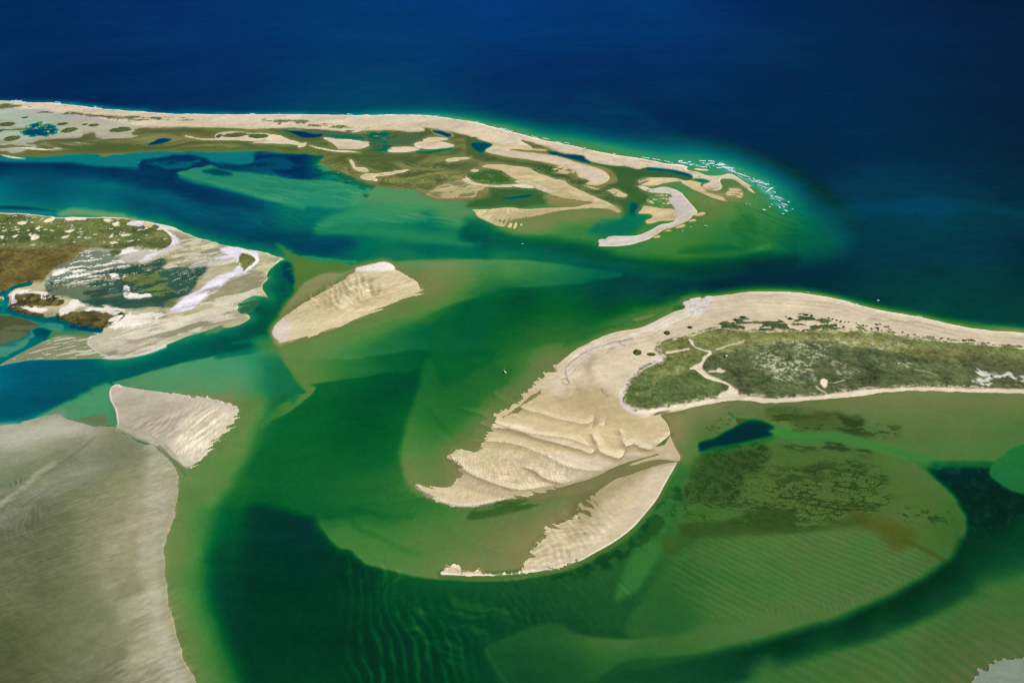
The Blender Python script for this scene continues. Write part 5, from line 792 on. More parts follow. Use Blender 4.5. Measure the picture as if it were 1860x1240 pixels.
u_ = fbm(WX[zl]+50*fbm(WX[zl], WY[zl], 150, 2, 721), WY[zl]+50*fbm(WX[zl], WY[zl], 150, 2, 722), 46, 5, 723, .62, -.25, 4.0)
for q_, c_, k_ in ((1-ss(0, .07, np.abs(u_-.12)), (.56, .47, .26), .75), (ss(.3, .55, u_), (.42, .36, .18), .7), (1-ss(0, .09, np.abs(u_+.28)), (.05, .085, .04), .8)):
    A[zl] += ((np.array(c_)-A[zl])*(q_*zm*k_)[..., None]).astype(np.float32)
# ------------------------------------------------------------------ 9. ragged detail over everything, relief
land = (D < 0)
gr = fbm(WX, WY, 22, 4, 301, .65); gb = fbm(WX, WY, 130, 4, 302, .6, .3, 2.2); gf = fbm(WX, WY, 5, 2, 303, .7)
near = np.clip(1500/np.hypot(WX, WY), .3, 1)
A *= (1 + (.05+.07*V)*gr + .08*gb + .04*gf*near)[..., None]
A *= (1 + .25*gr*V)[..., None] * (1 + .42*V*fbm(WX, WY, 6, 3, 304, .8))[..., None] * (1 + .2*V*fbm(WX, WY, 75, 3, 307, .6))[..., None]
A *= (1 + .09*(1-V)*land*fbm(WX, WY, 7, 3, 308, .8, .2, 1.8))[..., None]
A *= (1 + .12*(1-V)*land*fbm(WX, WY, 45, 5, 309, .65, .5, 3.5))[..., None]
A = np.clip(A, .012, .8).astype(np.float32)
D += (np.where(D > 0, .09, .05)*gr*np.clip(np.abs(D)*1.4, 0, 1)).astype(np.float32)
D += (.10*fbm(WX, WY, 60, 4, 305, .6, .4, 2)*np.clip(D, 0, 1.5)).astype(np.float32)
Dc = np.clip(D, -3, 14)
Z = np.where(Dc < 0, -Dc*.9, -Dc*.35)
Z += np.where(D < 0, .22*gr*np.clip(-D*1.5, 0, 1), 0)
Z += V*np.clip(-D, 0, 1)*(1.3*fbm(WX, WY, 34, 4, 306, .6)+.6)*(D < -.3)
Z = Z.astype(np.float32)

# ------------------------------------------------------------------ colour of the water by depth and hue (as seen over pale sand, sRGB 0-255)
KD = np.array([0, .5, 1, 2, 3, 4.5, 6, 8, 10, 13.])
PALW = np.array([
 [(112,112,72),(90,108,62),(80,108,56),(64,106,50),(46,98,44),(28,84,40),(14,70,38),(2,50,27),(0,36,20),(0,26,16)],
 [(150,140,95),(124,132,82),(100,130,70),(68,126,58),(40,112,48),(12,95,44),(0,78,38),(0,57,36),(0,42,31),(0,32,26)],
 [(150,150,115),(112,145,108),(80,148,105),(48,141,98),(22,126,90),(3,105,84),(0,87,78),(0,66,66),(0,47,54),(0,34,44)],
 [(150,150,125),(100,145,130),(62,140,128),(30,130,124),(6,115,117),(0,97,107),(0,80,98),(0,62,88),(0,44,74),(0,30,58)],
 [(150,150,130),(90,140,140),(50,130,140),(20,115,138),(0,98,130),(0,82,118),(0,70,108),(0,55,100),(0,40,86),(0,26,62)],
 [(150,150,130),(90,140,140),(50,130,140),(20,115,140),(0,98,138),(0,86,136),(0,76,134),(0,62,130),(0,48,112),(0,34,84)]], float)/255
def lin(c): return np.where(c <= .04045, c/12.92, ((c+.055)/1.055)**2.4)
PALL = lin(PALW)
def water_colour(d, h):
    kd = np.interp(np.clip(d, 0, 13), KD, np.arange(len(KD))); hh = np.clip(h+1, 0, 4.999)
    i = np.clip(kd.astype(int), 0, len(KD)-2); a = (kd-i)[..., None]; j = hh.astype(int); b = (hh-j)[..., None]
    j = np.clip(j, 0, 4)
    return (PALL[j, i]*(1-a)+PALL[j, i+1]*a)*(1-b) + (PALL[j+1, i]*(1-a)+PALL[j+1, i+1]*a)*b
dw = np.clip(Dc, 0.02, 13); Wc = np.maximum(water_colour(dw, H), .0012)/E_REF
fr_ = np.exp(-dw/4.5)[..., None]; ww = (1-np.exp(-.16*dw))[..., None]
T = np.clip(np.sqrt(fr_*Wc/np.array(BED))/(1-ww), 0, 1)
S = np.clip((1-fr_)*Wc/np.maximum(ww, .004), 0, .8)
S = np.where(dw[..., None] < .06, Wc, S)
S *= (1+.09*fbm(WX, WY, 6, 2, 551, .8))[..., None]

# ------------------------------------------------------------------ node helpers
def mat(name):
    m = bpy.data.materials.new(name); m.use_nodes = True; nt = m.node_tree; nt.nodes.clear()
    return m, nt, nt.nodes.new('ShaderNodeOutputMaterial')
def N(nt, t, **k):
    n = nt.nodes.new(t)
    for a, v in k.items():
        if a in n.inputs: n.inputs[a].default_value = v
        else: setattr(n, a, v)
    return n
def noise_bump(nt, scales, dist, strength):
    geo = N(nt, 'ShaderNodeNewGeometry'); prev = None
    for s, a in scales:
        n = N(nt, 'ShaderNodeTexNoise', Scale=s, Detail=4.0, Roughness=.6); nt.links.new(geo.outputs['Position'], n.inputs['Vector'])
        b = N(nt, 'ShaderNodeBump', Strength=strength, Distance=a); nt.links.new(n.outputs['Fac'], b.inputs['Height'])
        if prev: nt.links.new(prev.outputs[0], b.inputs['Normal'])
        prev = b
    return prev

mg, nt, out = mat('sand_and_soil')
at_ = N(nt, 'ShaderNodeAttribute', attribute_name='base'); geo = N(nt, 'ShaderNodeNewGeometry')
n1_ = N(nt, 'ShaderNodeTexNoise', Scale=.55, Detail=5.0, Roughness=.7); nt.links.new(geo.outputs['Position'], n1_.inputs['Vector'])
mr = N(nt, 'ShaderNodeMapRange'); mr.inputs[1].default_value = .3; mr.inputs[2].default_value = .7; mr.inputs[3].default_value = .90; mr.inputs[4].default_value = 1.10
nt.links.new(n1_.outputs['Fac'], mr.inputs[0])
vm = N(nt, 'ShaderNodeVectorMath', operation='MULTIPLY'); nt.links.new(at_.outputs['Color'], vm.inputs[0]); nt.links.new(mr.outputs[0], vm.inputs[1])
bs = N(nt, 'ShaderNodeBsdfPrincipled', Roughness=.9); bs.inputs['Specular IOR Level'].default_value = .15
nt.links.new(vm.outputs[0], bs.inputs['Base Color'])
bp = noise_bump(nt, ((.12, 1.0), (.5, .3)), 0, .25); nt.links.new(bp.outputs[0], bs.inputs['Normal']); nt.links.new(bs.outputs[0], out.inputs[0])

mw, nt, out = mat('sea_water')
tt = N(nt, 'ShaderNodeAttribute', attribute_name='clarity'); tsx = N(nt, 'ShaderNodeAttribute', attribute_name='turbid'); tw = N(nt, 'ShaderNodeAttribute', attribute_name='cloud')
geo = N(nt, 'ShaderNodeNewGeometry')
tr = N(nt, 'ShaderNodeBsdfTransparent'); nt.links.new(tt.outputs['Color'], tr.inputs[0])
di = N(nt, 'ShaderNodeBsdfDiffuse')
mp = N(nt, 'ShaderNodeMapping'); mp.inputs['Scale'].default_value = (.35, 1, 1); mp.inputs['Rotation'].default_value = (0, 0, .25); nt.links.new(geo.outputs['Position'], mp.inputs[0])
wn = N(nt, 'ShaderNodeTexNoise', Scale=.035, Detail=7.0, Roughness=.72); nt.links.new(mp.outputs[0], wn.inputs['Vector'])
wm = N(nt, 'ShaderNodeMapRange'); wm.inputs[1].default_value = .3; wm.inputs[2].default_value = .7; wm.inputs[3].default_value = .84; wm.inputs[4].default_value = 1.14
nt.links.new(wn.outputs['Fac'], wm.inputs[0])
vm = N(nt, 'ShaderNodeVectorMath', operation='MULTIPLY'); nt.links.new(tsx.outputs['Color'], vm.inputs[0]); nt.links.new(wm.outputs[0], vm.inputs[1]); nt.links.new(vm.outputs[0], di.inputs[0])
b1 = noise_bump(nt, ((.02, 3.0), (.09, 1.0)), 0, .35)
mx = N(nt, 'ShaderNodeMixShader'); nt.links.new(tw.outputs['Fac'], mx.inputs[0]); nt.links.new(tr.outputs[0], mx.inputs[1]); nt.links.new(di.outputs[0], mx.inputs[2])
gl = N(nt, 'ShaderNodeBsdfGlossy', Roughness=.25); nt.links.new(b1.outputs[0], gl.inputs['Normal'])
mg2 = N(nt, 'ShaderNodeMixShader'); mg2.inputs[0].default_value = .002
nt.links.new(mx.outputs[0], mg2.inputs[1]); nt.links.new(gl.outputs[0], mg2.inputs[2]); nt.links.new(mg2.outputs[0], out.inputs[0])

# ------------------------------------------------------------------ sheets
VX = np.stack([WX, WY, Z], -1).reshape(-1, 3).astype(np.float32)
def sheet(name, verts, facemask, m, attrs, label=None, kind='structure', smooth=True):
    idx = np.arange(NX*NY).reshape(NY, NX)
    q = np.stack([idx[1:, :-1], idx[1:, 1:], idx[:-1, 1:], idx[:-1, :-1]], -1)[facemask]
    used = np.unique(q); remap = np.full(NX*NY, -1, np.int64); remap[used] = np.arange(len(used)); q = remap[q]
    me = bpy.data.meshes.new(name)
    me.vertices.add(len(used)); me.vertices.foreach_set('co', verts[used].ravel())
    nf = len(q); me.loops.add(nf*4); me.loops.foreach_set('vertex_index', q.ravel().astype(np.int32))
    me.polygons.add(nf); me.polygons.foreach_set('loop_start', np.arange(0, nf*4, 4, dtype=np.int32))
    try: me.polygons.foreach_set('loop_total', np.full(nf, 4, dtype=np.int32))
    except Exception: pass
    me.update(calc_edges=True)
    me.polygons.foreach_set('use_smooth', np.ones(nf, bool))
    for an, arr in attrs.items():
        if arr.ndim == 1:
            a_ = me.attributes.new(an, 'FLOAT', 'POINT'); a_.data.foreach_set('value', arr[used].astype(np.float32))
        else:
            a_ = me.attributes.new(an, 'FLOAT_COLOR', 'POINT'); c4 = np.ones((len(used), 4), np.float32); c4[:, :3] = arr[used]; a_.data.foreach_set('color', c4.ravel())
    me.materials.append(m)
    o = bpy.data.objects.new(name, me); sc.collection.objects.link(o)
    o['kind'] = kind
    if label: o['label'] = label
    return o
dmin = np.minimum(np.minimum(D[1:, :-1], D[1:, 1:]), np.minimum(D[:-1, 1:], D[:-1, :-1]))
dmax = np.maximum(np.maximum(D[1:, :-1], D[1:, 1:]), np.maximum(D[:-1, 1:], D[:-1, :-1]))
rgf = RG[:-1, :-1]; dry = dmin < 0
FA = {'base': A.reshape(-1, 3)}
BODY = {1: ('barrier_island', 'long pale sand barrier beach between the deep blue ocean and the lagoons'), 2: ('sandbar', 'curved cream sand spit just behind the far barrier beach'),
        3: ('sandbar', 'long tan sandbar ending in a pennant shape on the far shoal'), 4: ('sandbar', 'white hooked sand spit with a bright rim, at the end of the far shoal'),
        5: ('sandbar', 'small cream bars and spits scattered on the olive tidal flats'), 6: ('marsh_island', 'marsh island with green meadow, brown marsh and white sand patches, at the left'),
        7: ('tidal_flat', 'low rippled olive flat beside the marsh creek at the left edge'), 8: ('sandbar', 'leaf-shaped cream sandbar with ribbed dunes in the middle of the channel'),
        9: ('tidal_flat', 'great grey green wet sand flat filling the lower left corner'), 10: ('sandbar', 'pale fan-shaped sandbar with a feathered right edge, above the great flat'),
        11: ('sandbar', 'pale crescent sand spit curling round the shallow at lower centre'), 12: ('tidal_flat', 'ragged grey sand flat in the lower right corner'),
        13: ('barrier_island', 'wide pale beach with a green meadow behind it, at the right')}
sheet('seabed', VX, ~(dry & (rgf > 0)), mg, FA, 'pale sandy sea bottom with dark weed patches and sand waves')
for k_, (nm_, lb_) in BODY.items():
    fm = dry & (rgf == k_)
    if fm.any(): sheet(nm_, VX, fm, mg, FA, lb_)
VWt = VX.copy(); VWt[:, 2] = 0
sheet('sea_water', VWt, dmax > -.12, mw, {'clarity': T.reshape(-1, 3), 'turbid': S.reshape(-1, 3), 'cloud': ww.reshape(-1)}, 'clear green to deep blue sea water over the shoals')
# open ocean out to the horizon, joined edge to edge with the charted water
def ring():
    xs0, ys0 = ground(GX, np.full(NX, GY[0])); top = np.stack([xs0, ys0], 1)
    vs = []; fs = []
    step = top[::6]
    if not np.allclose(step[-1], top[-1]): step = np.vstack([step, top[-1:]])
    n = len(step)
    for f in (1, 1.6, 3, 7, 20): vs += [(p[0]*f, p[1]*f, 0) for p in step]
    for r in range(4):
        for i in range(n-1): fs.append((r*n+i, r*n+i+1, (r+1)*n+i+1, (r+1)*n+i))
    return vs, fs
vs, fs = ring(); me = bpy.data.meshes.new('ocean'); me.from_pydata(vs, [], fs); me.update()
mo, nt, out = mat('open_sea')
bs = N(nt, 'ShaderNodeBsdfPrincipled', Roughness=.3); bs.inputs['Base Color'].default_value = (.001, .035, .19, 1); bs.inputs['Specular IOR Level'].default_value = .1
b1 = noise_bump(nt, ((.02, 3.0),), 0, .3); nt.links.new(b1.outputs[0], bs.inputs['Normal']); nt.links.new(bs.outputs[0], out.inputs[0])
me.materials.append(mo); oo = bpy.data.objects.new('ocean', me); sc.collection.objects.link(oo); oo['kind'] = 'structure'; oo['label'] = 'deep blue open ocean reaching to the horizon'

def z_at(px, py):
    i = int(np.clip(np.searchsorted(GX, px), 0, NX-1)); j = int(np.clip(np.searchsorted(GY, py), 0, NY-1)); return float(Z[j, i])

# ------------------------------------------------------------------ 10. single things: hummocks, shrubs, boats and the like
import bmesh
def flat_mat(name, col, rough=.6, spec=.3, var=0.0, vscale=1.0):
    m, nt, out = mat(name); b = N(nt, 'ShaderNodeBsdfPrincipled', Roughness=rough); b.inputs['Specular IOR Level'].default_value = spec
    geo = N(nt, 'ShaderNodeNewGeometry'); n = N(nt, 'ShaderNodeTexNoise', Scale=vscale, Detail=3.0); nt.links.new(geo.outputs['Position'], n.inputs['Vector'])
    mr = N(nt, 'ShaderNodeMapRange'); mr.inputs[1].default_value = .3; mr.inputs[2].default_value = .7; mr.inputs[3].default_value = 1-var; mr.inputs[4].default_value = 1+var
    nt.links.new(n.outputs['Fac'], mr.inputs[0])
    v = N(nt, 'ShaderNodeVectorMath', operation='MULTIPLY'); v.inputs[0].default_value = col; nt.links.new(mr.outputs[0], v.inputs[1])
    nt.links.new(v.outputs[0], b.inputs['Base Color']); nt.links.new(b.outputs[0], out.inputs[0]); return m
M_LEAF = flat_mat('dune_grass_green', (.085, .115, .032), .9, .1, .35, .35)
M_SHRUB = flat_mat('shrub_green', (.045, .07, .018), .9, .1, .35, .6)
M_FOAM = flat_mat('sea_foam', (.62, .76, .86), .8, .1, .2, .3)
M_HULL = flat_mat('white_gelcoat', (.80, .80, .78), .25, .5, .03, 1)
M_DECK = flat_mat('grey_deck', (.45, .45, .43), .6, .3, .08, 2)
M_BLUE = flat_mat('blue_canvas', (.10, .28, .38), .8, .2, .1, 2)
M_DARK = flat_mat('dark_glass', (.02, .03, .035), .1, .6, 0, 1)
M_METAL = flat_mat('mast_metal', (.62, .64, .62), .35, .6, .04, 1)

def link(name, bm, m, parent=None, smooth=False):
    me = bpy.data.meshes.new(name); bm.to_mesh(me); bm.free(); me.materials.append(m)
    if smooth: me.polygons.foreach_set('use_smooth', np.ones(len(me.polygons), bool))
    o = bpy.data.objects.new(name, me); sc.collection.objects.link(o)
    if parent is not None: o.parent = parent
    return o
def tagit(o, label, cat, group=None, kind=None):
    o['label'] = label
    if cat: o['category'] = cat
    if group: o['group'] = group
    if kind: o['kind'] = kind
    return o
def empty(name, loc, rz=0):
    o = bpy.data.objects.new(name, None); sc.collection.objects.link(o); o.location = loc; o.rotation_euler = (0, 0, rz); return o

rnd = random.Random(11)
def hummock_bm(rx, ry, h, tear=0.0, n=30):
    """low mound of marram grass: ragged outline, tufted top"""
    bm = bmesh.new(); rings = []
    ph = [rnd.uniform(0, 6.28) for _ in range(4)]
    for r in range(7):
        f = 1-r/7.0; ring = []
        for i in range(n):
            a = 2*math.pi*i/n
            k = 1 + .10*math.sin(2*a+ph[0]) + .07*math.sin(3*a+ph[1]) + .05*math.sin(7*a+ph[2]) + rnd.uniform(-.035, .035)
            x = rx*k*f*math.cos(a); y = ry*k*f*math.sin(a)*(1-tear*max(0, math.cos(a)))
            z = h*(1-f**2.2)*(1+.25*math.sin(x*.35+ph[3])*math.cos(y*.5)) + (rnd.uniform(-.2, .35) if r else -.4)
            ring.append(bm.verts.new((x, y, z)))
        rings.append(ring)
    for r in range(6):
        for i in range(n): bm.faces.new((rings[r][i], rings[r][(i+1) % n], rings[r+1][(i+1) % n], rings[r+1][i]))
    bm.faces.new(rings[6])
    for _ in range(int(min(520, 40+rx*ry*.5))):
        a = rnd.uniform(0, 6.283); q = math.sqrt(rnd.random())*1.04; x = rx*q*math.cos(a); y = ry*q*math.sin(a)*(1-tear*max(0, math.cos(a)))
        z = h*(1-min(1, q)**2.2); w_ = rnd.uniform(.8, 1.8); t = rnd.uniform(.5, 1.3); b = rnd.uniform(0, 3.14)
        dx, dy = math.cos(b)*w_, math.sin(b)*w_; lx, ly = rnd.uniform(-.8, .8), rnd.uniform(-.8, .8)
        bm.faces.new([bm.verts.new((x-dx, y-dy, z-.2)), bm.verts.new((x+dx, y+dy, z-.2)), bm.verts.new((x+lx, y+ly, z+t))])
    return bm
def size_at(px, py, rx, ry):
    x0, y0 = ground(px, py); x1, _ = ground(px+rx, py); _, y1 = ground(px, py-ry); return abs(x1-x0), abs(y1-y0)
def hummock(px, py, rx, ry, label, h=1.2, tear=0.0, group='grassy hummocks on the sand', m=None):
    a, b = size_at(px, py, rx, ry)
    o = link('grass_hummock', hummock_bm(a, b, h, tear), m or M_LEAF)
    o.location = at(px, py, z_at(px, py)-.15); o.rotation_euler = (0, 0, rnd.uniform(-.05, .05))
    return tagit(o, label, 'hummock', group)
r1 = lambda x, y, a, b: (x*.25, 160+y*.25, a*.25, b*.25)
hummock(*r1(48, 264, 66, 17), 'large green oval hummock at the far left edge of the pale flats')
hummock(*r1(-4, 312, 33, 14), 'green hummock cut by the left photo edge, below the large oval one')
hummock(*r1(88, 366, 60, 20), 'green hummock below left of the ragged blue pond, lowest of the far flats')
hummock(*r1(455, 262, 38, 12), 'small green hummock right of the ragged blue pond, upper of two')
hummock(*r1(503, 306, 52, 22), 'rounded green hummock right of the ragged blue pond, lower of two')
hummock(*r1(680, 271, 42, 11), 'flat green oval hummock between the blue pond and the teardrop hummock')
hummock(*r1(617, 265, 20, 6), 'tiny green hummock touching the left end of the flat oval one')
hummock(*r1(880, 303, 78, 23), 'teardrop green hummock with its point to the right on pale sand', tear=.35)
hummock(*r1(182, 215, 26, 6), 'small thin green hummock above the ragged blue pond')
hummock(*r1(1592, 350, 21, 16), 'small round green hummock at the left end of the ringed sand bar')
hummock(*r1(1700, 345, 88, 16), 'long green hummock in the middle of the ringed sand bar')
hummock(*r1(1877, 351, 74, 16), 'green hummock at the right end of the ringed sand bar')
q2 = lambda x, y, a, b: (1100+x*.25, 510+y*.25, a*.25, b*.25)
GG = 'round grass hummocks on the near beach'
hummock(*q2(447, 382, 25, 15), 'round green hummock alone on the near beach above the meadow tip', group=GG)
hummock(*q2(230, 522, 32, 22), 'biggest round green hummock on the near beach, left of the meadow', 1.6, group=GG)
hummock(*q2(332, 537, 34, 13), 'flat oval green hummock just right of the biggest round one', group=GG)
hummock(*q2(613, 342, 17, 10), 'little green hummock nearest the pale point of the near beach', group=GG)
for i, (x, y, a, b, l) in enumerate(((945, 287, 17, 9, 'small dark hummock left above the scrub of the near beach'), (993, 270, 19, 6, 'thin dark hummock highest at the left of the near beach scrub'),
      (1455, 250, 20, 7, 'dark hummock topmost above the middle of the near beach scrub'), (1340, 278, 20, 8, 'dark hummock above the scrub, left of the topmost one'), (1495, 256, 11, 5, 'very small dark hummock just right of the topmost one'))):
    hummock(*q2(x, y, a, b), l, 1.3, group='dark hummocks above the scrub', m=M_SHRUB)

# ---- shrubs
def shrub_bm(r, h):
    bm = bmesh.new()
    for _ in range(26):
        a = rnd.uniform(0, 6.283); q = rnd.random()**.6*r*.75; x, y = q*math.cos(a), q*math.sin(a); z = rnd.uniform(.1, 1)*h*(1-(q/r)**2*.7); s = rnd.uniform(.3, .6)*r*.6
        v = [bm.verts.new((x+rnd.uniform(-s, s), y+rnd.uniform(-s, s), z+rnd.uniform(-s, s)*.6)) for _ in range(5)]
        for t in ((0, 1, 2), (0, 2, 3), (0, 3, 4), (1, 3, 4), (1, 2, 4)): bm.faces.new([v[k] for k in t])
    return bm
def trunk_bm(h):
    bm = bmesh.new(); bmesh.ops.create_cone(bm, segments=6, radius1=.16, radius2=.07, depth=h, cap_ends=True, cap_tris=False); bmesh.ops.translate(bm, verts=bm.verts, vec=(0, 0, h/2)); return bm
M_WOOD = flat_mat('shrub_wood', (.10, .07, .045), .9, .1, .2, 2)
protos = []
for k in range(4): protos.append((shrub_bm(1.9+.4*k, 1.5+.25*k), trunk_bm(1.0)))
pm = [(lambda a, b: (a, b))(bpy.data.meshes.new('leaves'), bpy.data.meshes.new('stem')) for _ in protos]
for (a, b), (ma, mb) in zip(protos, pm):
    a.to_mesh(ma); b.to_mesh(mb); a.free(); b.free(); ma.materials.append(M_SHRUB); mb.materials.append(M_WOOD)
spots = [(640,310),(655,325),(672,330),(690,328),(665,352),(715,332),(752,352),(785,320),(800,322),(815,318),(790,345),(800,350),(825,365),(800,366),(850,338),(875,335),(880,352),(890,362),(875,370),(980,376),(1018,395),(1090,410),(1160,408),(1180,412),(1200,415),(1260,418),(1310,425),(1425,438),(1440,432),(1455,436),(1475,434),(1495,438),(1600,455),(470,282),(500,290),(530,300),(560,300),(585,304),(440,276),(225,245),(240,242),(130,265)]
for i, (x, y) in enumerate(spots):
    px, py = 1395+x*.25, 510+y*.25
    o = empty('shrub', at(px, py, z_at(px, py)-.1), rnd.uniform(0, 6)); sc_ = rnd.uniform(.8, 1.35); o.scale = (sc_*1.3, sc_, sc_)
    tagit(o, 'one of the small dark shrubs dotted along the back of the near beach', 'shrub', 'small shrubs dotted along the back beach')
    for nm, me in zip(('leaves', 'stem'), pm[i % 4]):
        c_ = bpy.data.objects.new(nm, me); sc.collection.objects.link(c_); c_.parent = o

# ---- grass standing on the meadows (uncountable)
vv = (V[:-1, :-1] > .35) & (Z[:-1, :-1] > .3)
jj, ii = np.nonzero(vv)
sel = np.random.RandomState(5)
area = np.abs((WX[jj, ii+1]-WX[jj, ii])*(WY[jj+1, ii]-WY[jj, ii])); p_ = np.clip(area, 0, 12); p_ /= p_.sum()
NT = min(90000, len(jj)); pick = sel.choice(len(jj), NT, p=p_)
j, i = jj[pick], ii[pick]; u = sel.rand(NT); v = sel.rand(NT)
bx = WX[j, i]+(WX[j, i+1]-WX[j, i])*u; by = WY[j, i]+(WY[j+1, i]-WY[j, i])*v; bz = Z[j, i]-.1
col = A[j, i]*sel.uniform(.65, 1.5, (NT, 1))
an = sel.rand(NT)*math.pi; hw = sel.uniform(.5, 1.3, NT); hh = sel.uniform(.35, 1.1, NT)*(1+.6*(col.sum(1) < .12))
dx, dy = np.cos(an)*hw, np.sin(an)*hw
ox, oy = sel.uniform(-.6, .6, (2, NT))
T3 = np.stack([np.stack([bx-dx, by-dy, bz], 1), np.stack([bx+dx, by+dy, bz], 1), np.stack([bx+ox, by+oy, bz+hh], 1), np.stack([bx-dy*.8, by+dx*.8, bz], 1)], 1).reshape(-1, 3).astype(np.float32)
k0 = np.arange(NT)*4; tri = np.stack([k0, k0+1, k0+2, k0+1, k0+3, k0+2, k0+3, k0, k0+2], 1).ravel().astype(np.int32)
me = bpy.data.meshes.new('meadow_grass'); me.vertices.add(NT*4); me.vertices.foreach_set('co', T3.ravel()); me.loops.add(len(tri)); me.loops.foreach_set('vertex_index', tri)
me.polygons.add(NT*3); me.polygons.foreach_set('loop_start', np.arange(0, NT*9, 3, dtype=np.int32)); me.update(calc_edges=True)
a_ = me.attributes.new('base', 'FLOAT_COLOR', 'POINT'); c4 = np.ones((NT, 4, 4), np.float32); c4[..., :3] = np.clip(col, .008, .5)[:, None]; a_.data.foreach_set('color', c4.ravel())
me.materials.append(mg); o = bpy.data.objects.new('meadow_grass', me); sc.collection.objects.link(o); tagit(o, 'low green and brown grass covering the island meadows', None, None, 'stuff')

# ---- surf breaking off the far point
fm_ = bmesh.new(); fr2 = random.Random(3)
def foam(x0, y0, x1, y1, th=1.0, k=1.0):
    L = math.hypot(x1-x0, y1-y0); n = max(4, int(L*5*k)); ux, uy = (x1-x0)/(L+.01), (y1-y0)/(L+.01); bow = fr2.uniform(-.6, .6)
    for q in range(n):
        t = (q+fr2.random())/n; px = x0+(x1-x0)*t; py = y0+(y1-y0)*t+bow*math.sin(t*3.14)+fr2.gauss(0, .28)*th
        w_ = fr2.uniform(.5, 1.8)*(1-.5*abs(2*t-1)); h_ = fr2.uniform(.12, .36)*th; c0 = at(px, py); m_ = 8; ring = []
        for a in range(m_):
            an_ = 6.283*a/m_; rr = fr2.uniform(.5, 1.15); ca_, sa_ = math.cos(an_)*w_*rr, math.sin(an_)*h_*rr
            p = at(px+ca_*ux, py+sa_+ca_*uy); ring.append(fm_.verts.new((p.x, p.y, .06)))
        top = fm_.verts.new((c0.x, c0.y, fr2.uniform(.2, .6)))
        for a in range(m_): fm_.faces.new((ring[a], ring[(a+1) % m_], top))
    for q in range(int(L*1.5*k)):
        px = x0+(x1-x0)*fr2.random()+fr2.gauss(0, 1.2); py = y0+(y1-y0)*fr2.random()+fr2.gauss(0, .9)*th; r_ = fr2.uniform(.12, .32)
        fm_.faces.new([fm_.verts.new((*at(px+math.cos(a)*r_*1.6, py+math.sin(a)*r_*.6)[:2], .05)) for a in (0, 1.5, 3.1, 4.6)])
for l in "90,95,160,100;100,108,230,130;130,118,200,125;230,103,270,108;390,92,480,96;515,98,605,105;490,135,590,130;540,120,600,132;420,128,460,132;610,148,755,155;640,138,740,146;670,125,740,140;475,155,530,160;340,158,370,165;400,178,495,183;270,145,305,150;250,152,280,156;630,188,700,192;580,168,600,170;530,180,545,190;700,178,885,200;720,188,860,204;760,205,890,238;790,222,870,244;900,265,1115,330;930,262,1000,290;940,300,1000,335;1000,290,1090,322;1085,350,1110,352;1140,340,1160,345;1120,375,1380,430;1160,365,1290,395;1210,430,1360,485;1250,400,1340,440;1270,410,1370,425;1360,500,1425,475;1380,480,1420,470;1330,530,1390,490;1430,525,1465,540;1320,560,1330,530;1255,480,1270,486;1350,535,1380,590;1380,590,1440,640;1450,595,1560,630;1470,592,1500,610;1500,655,1530,670;1540,685,1635,725;1560,700,1620,720;1560,730,1590,738;1500,740,1535,748;1395,700,1425,712;1580,785,1635,805;1600,800,1620,790;1550,832,1590,842;1690,770,1715,782;1630,665,1665,680;1370,740,1385,744;1390,580,1420,590;1280,775,1325,780;1045,690,1055,695;1100,703,1110,706;830,242,880,256;880,250,920,268".split(';'):
    x0, y0, x1, y1 = map(float, l.split(',')); k = .12903; foam(1220+x0*k, 280+y0*k, 1220+x1*k, 280+y1*k, 1.15, 1.3)
for x0, y0, x1, y1 in ((758.5,209.3,764,209.5),(788,210.5,797,211),(800,213.6,808,214.5),(814,215,820,215.5),(836,218.3,848,221),(848,221,870,222.6),(853,222.5,862,223.5),(878,226.5,884,228),(908,232.5,915,234),(921,235.5,932,238.5),(950,244.5,958,246),(965,246.5,977,250),(985,251,997,253.2),(1008,256.5,1019,259),(1024,259,1035,261),(1060,268.5,1064,269.5),(1112,278.6,1118,279.3),(1165,285.5,1180,288),(1185,288.5,1200,291.5),(1206,292,1222,296),
      (1790,602,1812,603.5),(1820,603.2,1860,605),(1664,573,1676,576),(1530,545,1548,550),(1550,550.5,1560,553),(630,207.6,640,208.4),(700,208.5,720,208.7),(20,183,40,183.6),(100,185.5,110,186.5),(170,193,175,194),(455,206.5,463,207.2),(915,233,921,235)):
    foam(x0, y0, x1, y1, .95, 1.2)
o = link('surf', fm_, M_FOAM); tagit(o, 'broken white surf over the shoal off the far point and along the outer beach', None, None, 'stuff')

# ---- boats
def hull_bm(L, B, H_, sheer=.25):
    bm = bmesh.new(); S_ = 11; rows = []
    for i in range(S_):
        t = i/(S_-1); x = (t-.5)*L; w_ = B/2*(1-max(0, (t-.35)/.65)**2.4)*(.86+.14*min(1, t*4)); hz = H_*(1+sheer*t*t)
        rows.append([bm.verts.new((x, -w_, hz)), bm.verts.new((x, -w_*.82, .02)), bm.verts.new((x, 0, -.35)), bm.verts.new((x, w_*.82, .02)), bm.verts.new((x, w_, hz))])
    for i in range(S_-1):
        for k in range(4): bm.faces.new((rows[i][k], rows[i][k+1], rows[i+1][k+1], rows[i+1][k]))
    bm.faces.new(rows[0]); bmesh.ops.remove_doubles(bm, verts=bm.verts, dist=.001); return bm
def deck_bm(L, B, H_):
    bm = bmesh.new(); up = []; dn = []
    for i in range(11):
        t = i/10; x = (t-.5)*L*.97; w_ = (B/2*(1-max(0, (t-.35)/.65)**2.4)*(.86+.14*min(1, t*4)))*.94+.001; z = H_*(1+.25*t*t)-.06
        up.append(bm.verts.new((x, -w_, z))); dn.append(bm.verts.new((x, w_, z)))
    for i in range(10): bm.faces.new((up[i], up[i+1], dn[i+1], dn[i]))
    return bm
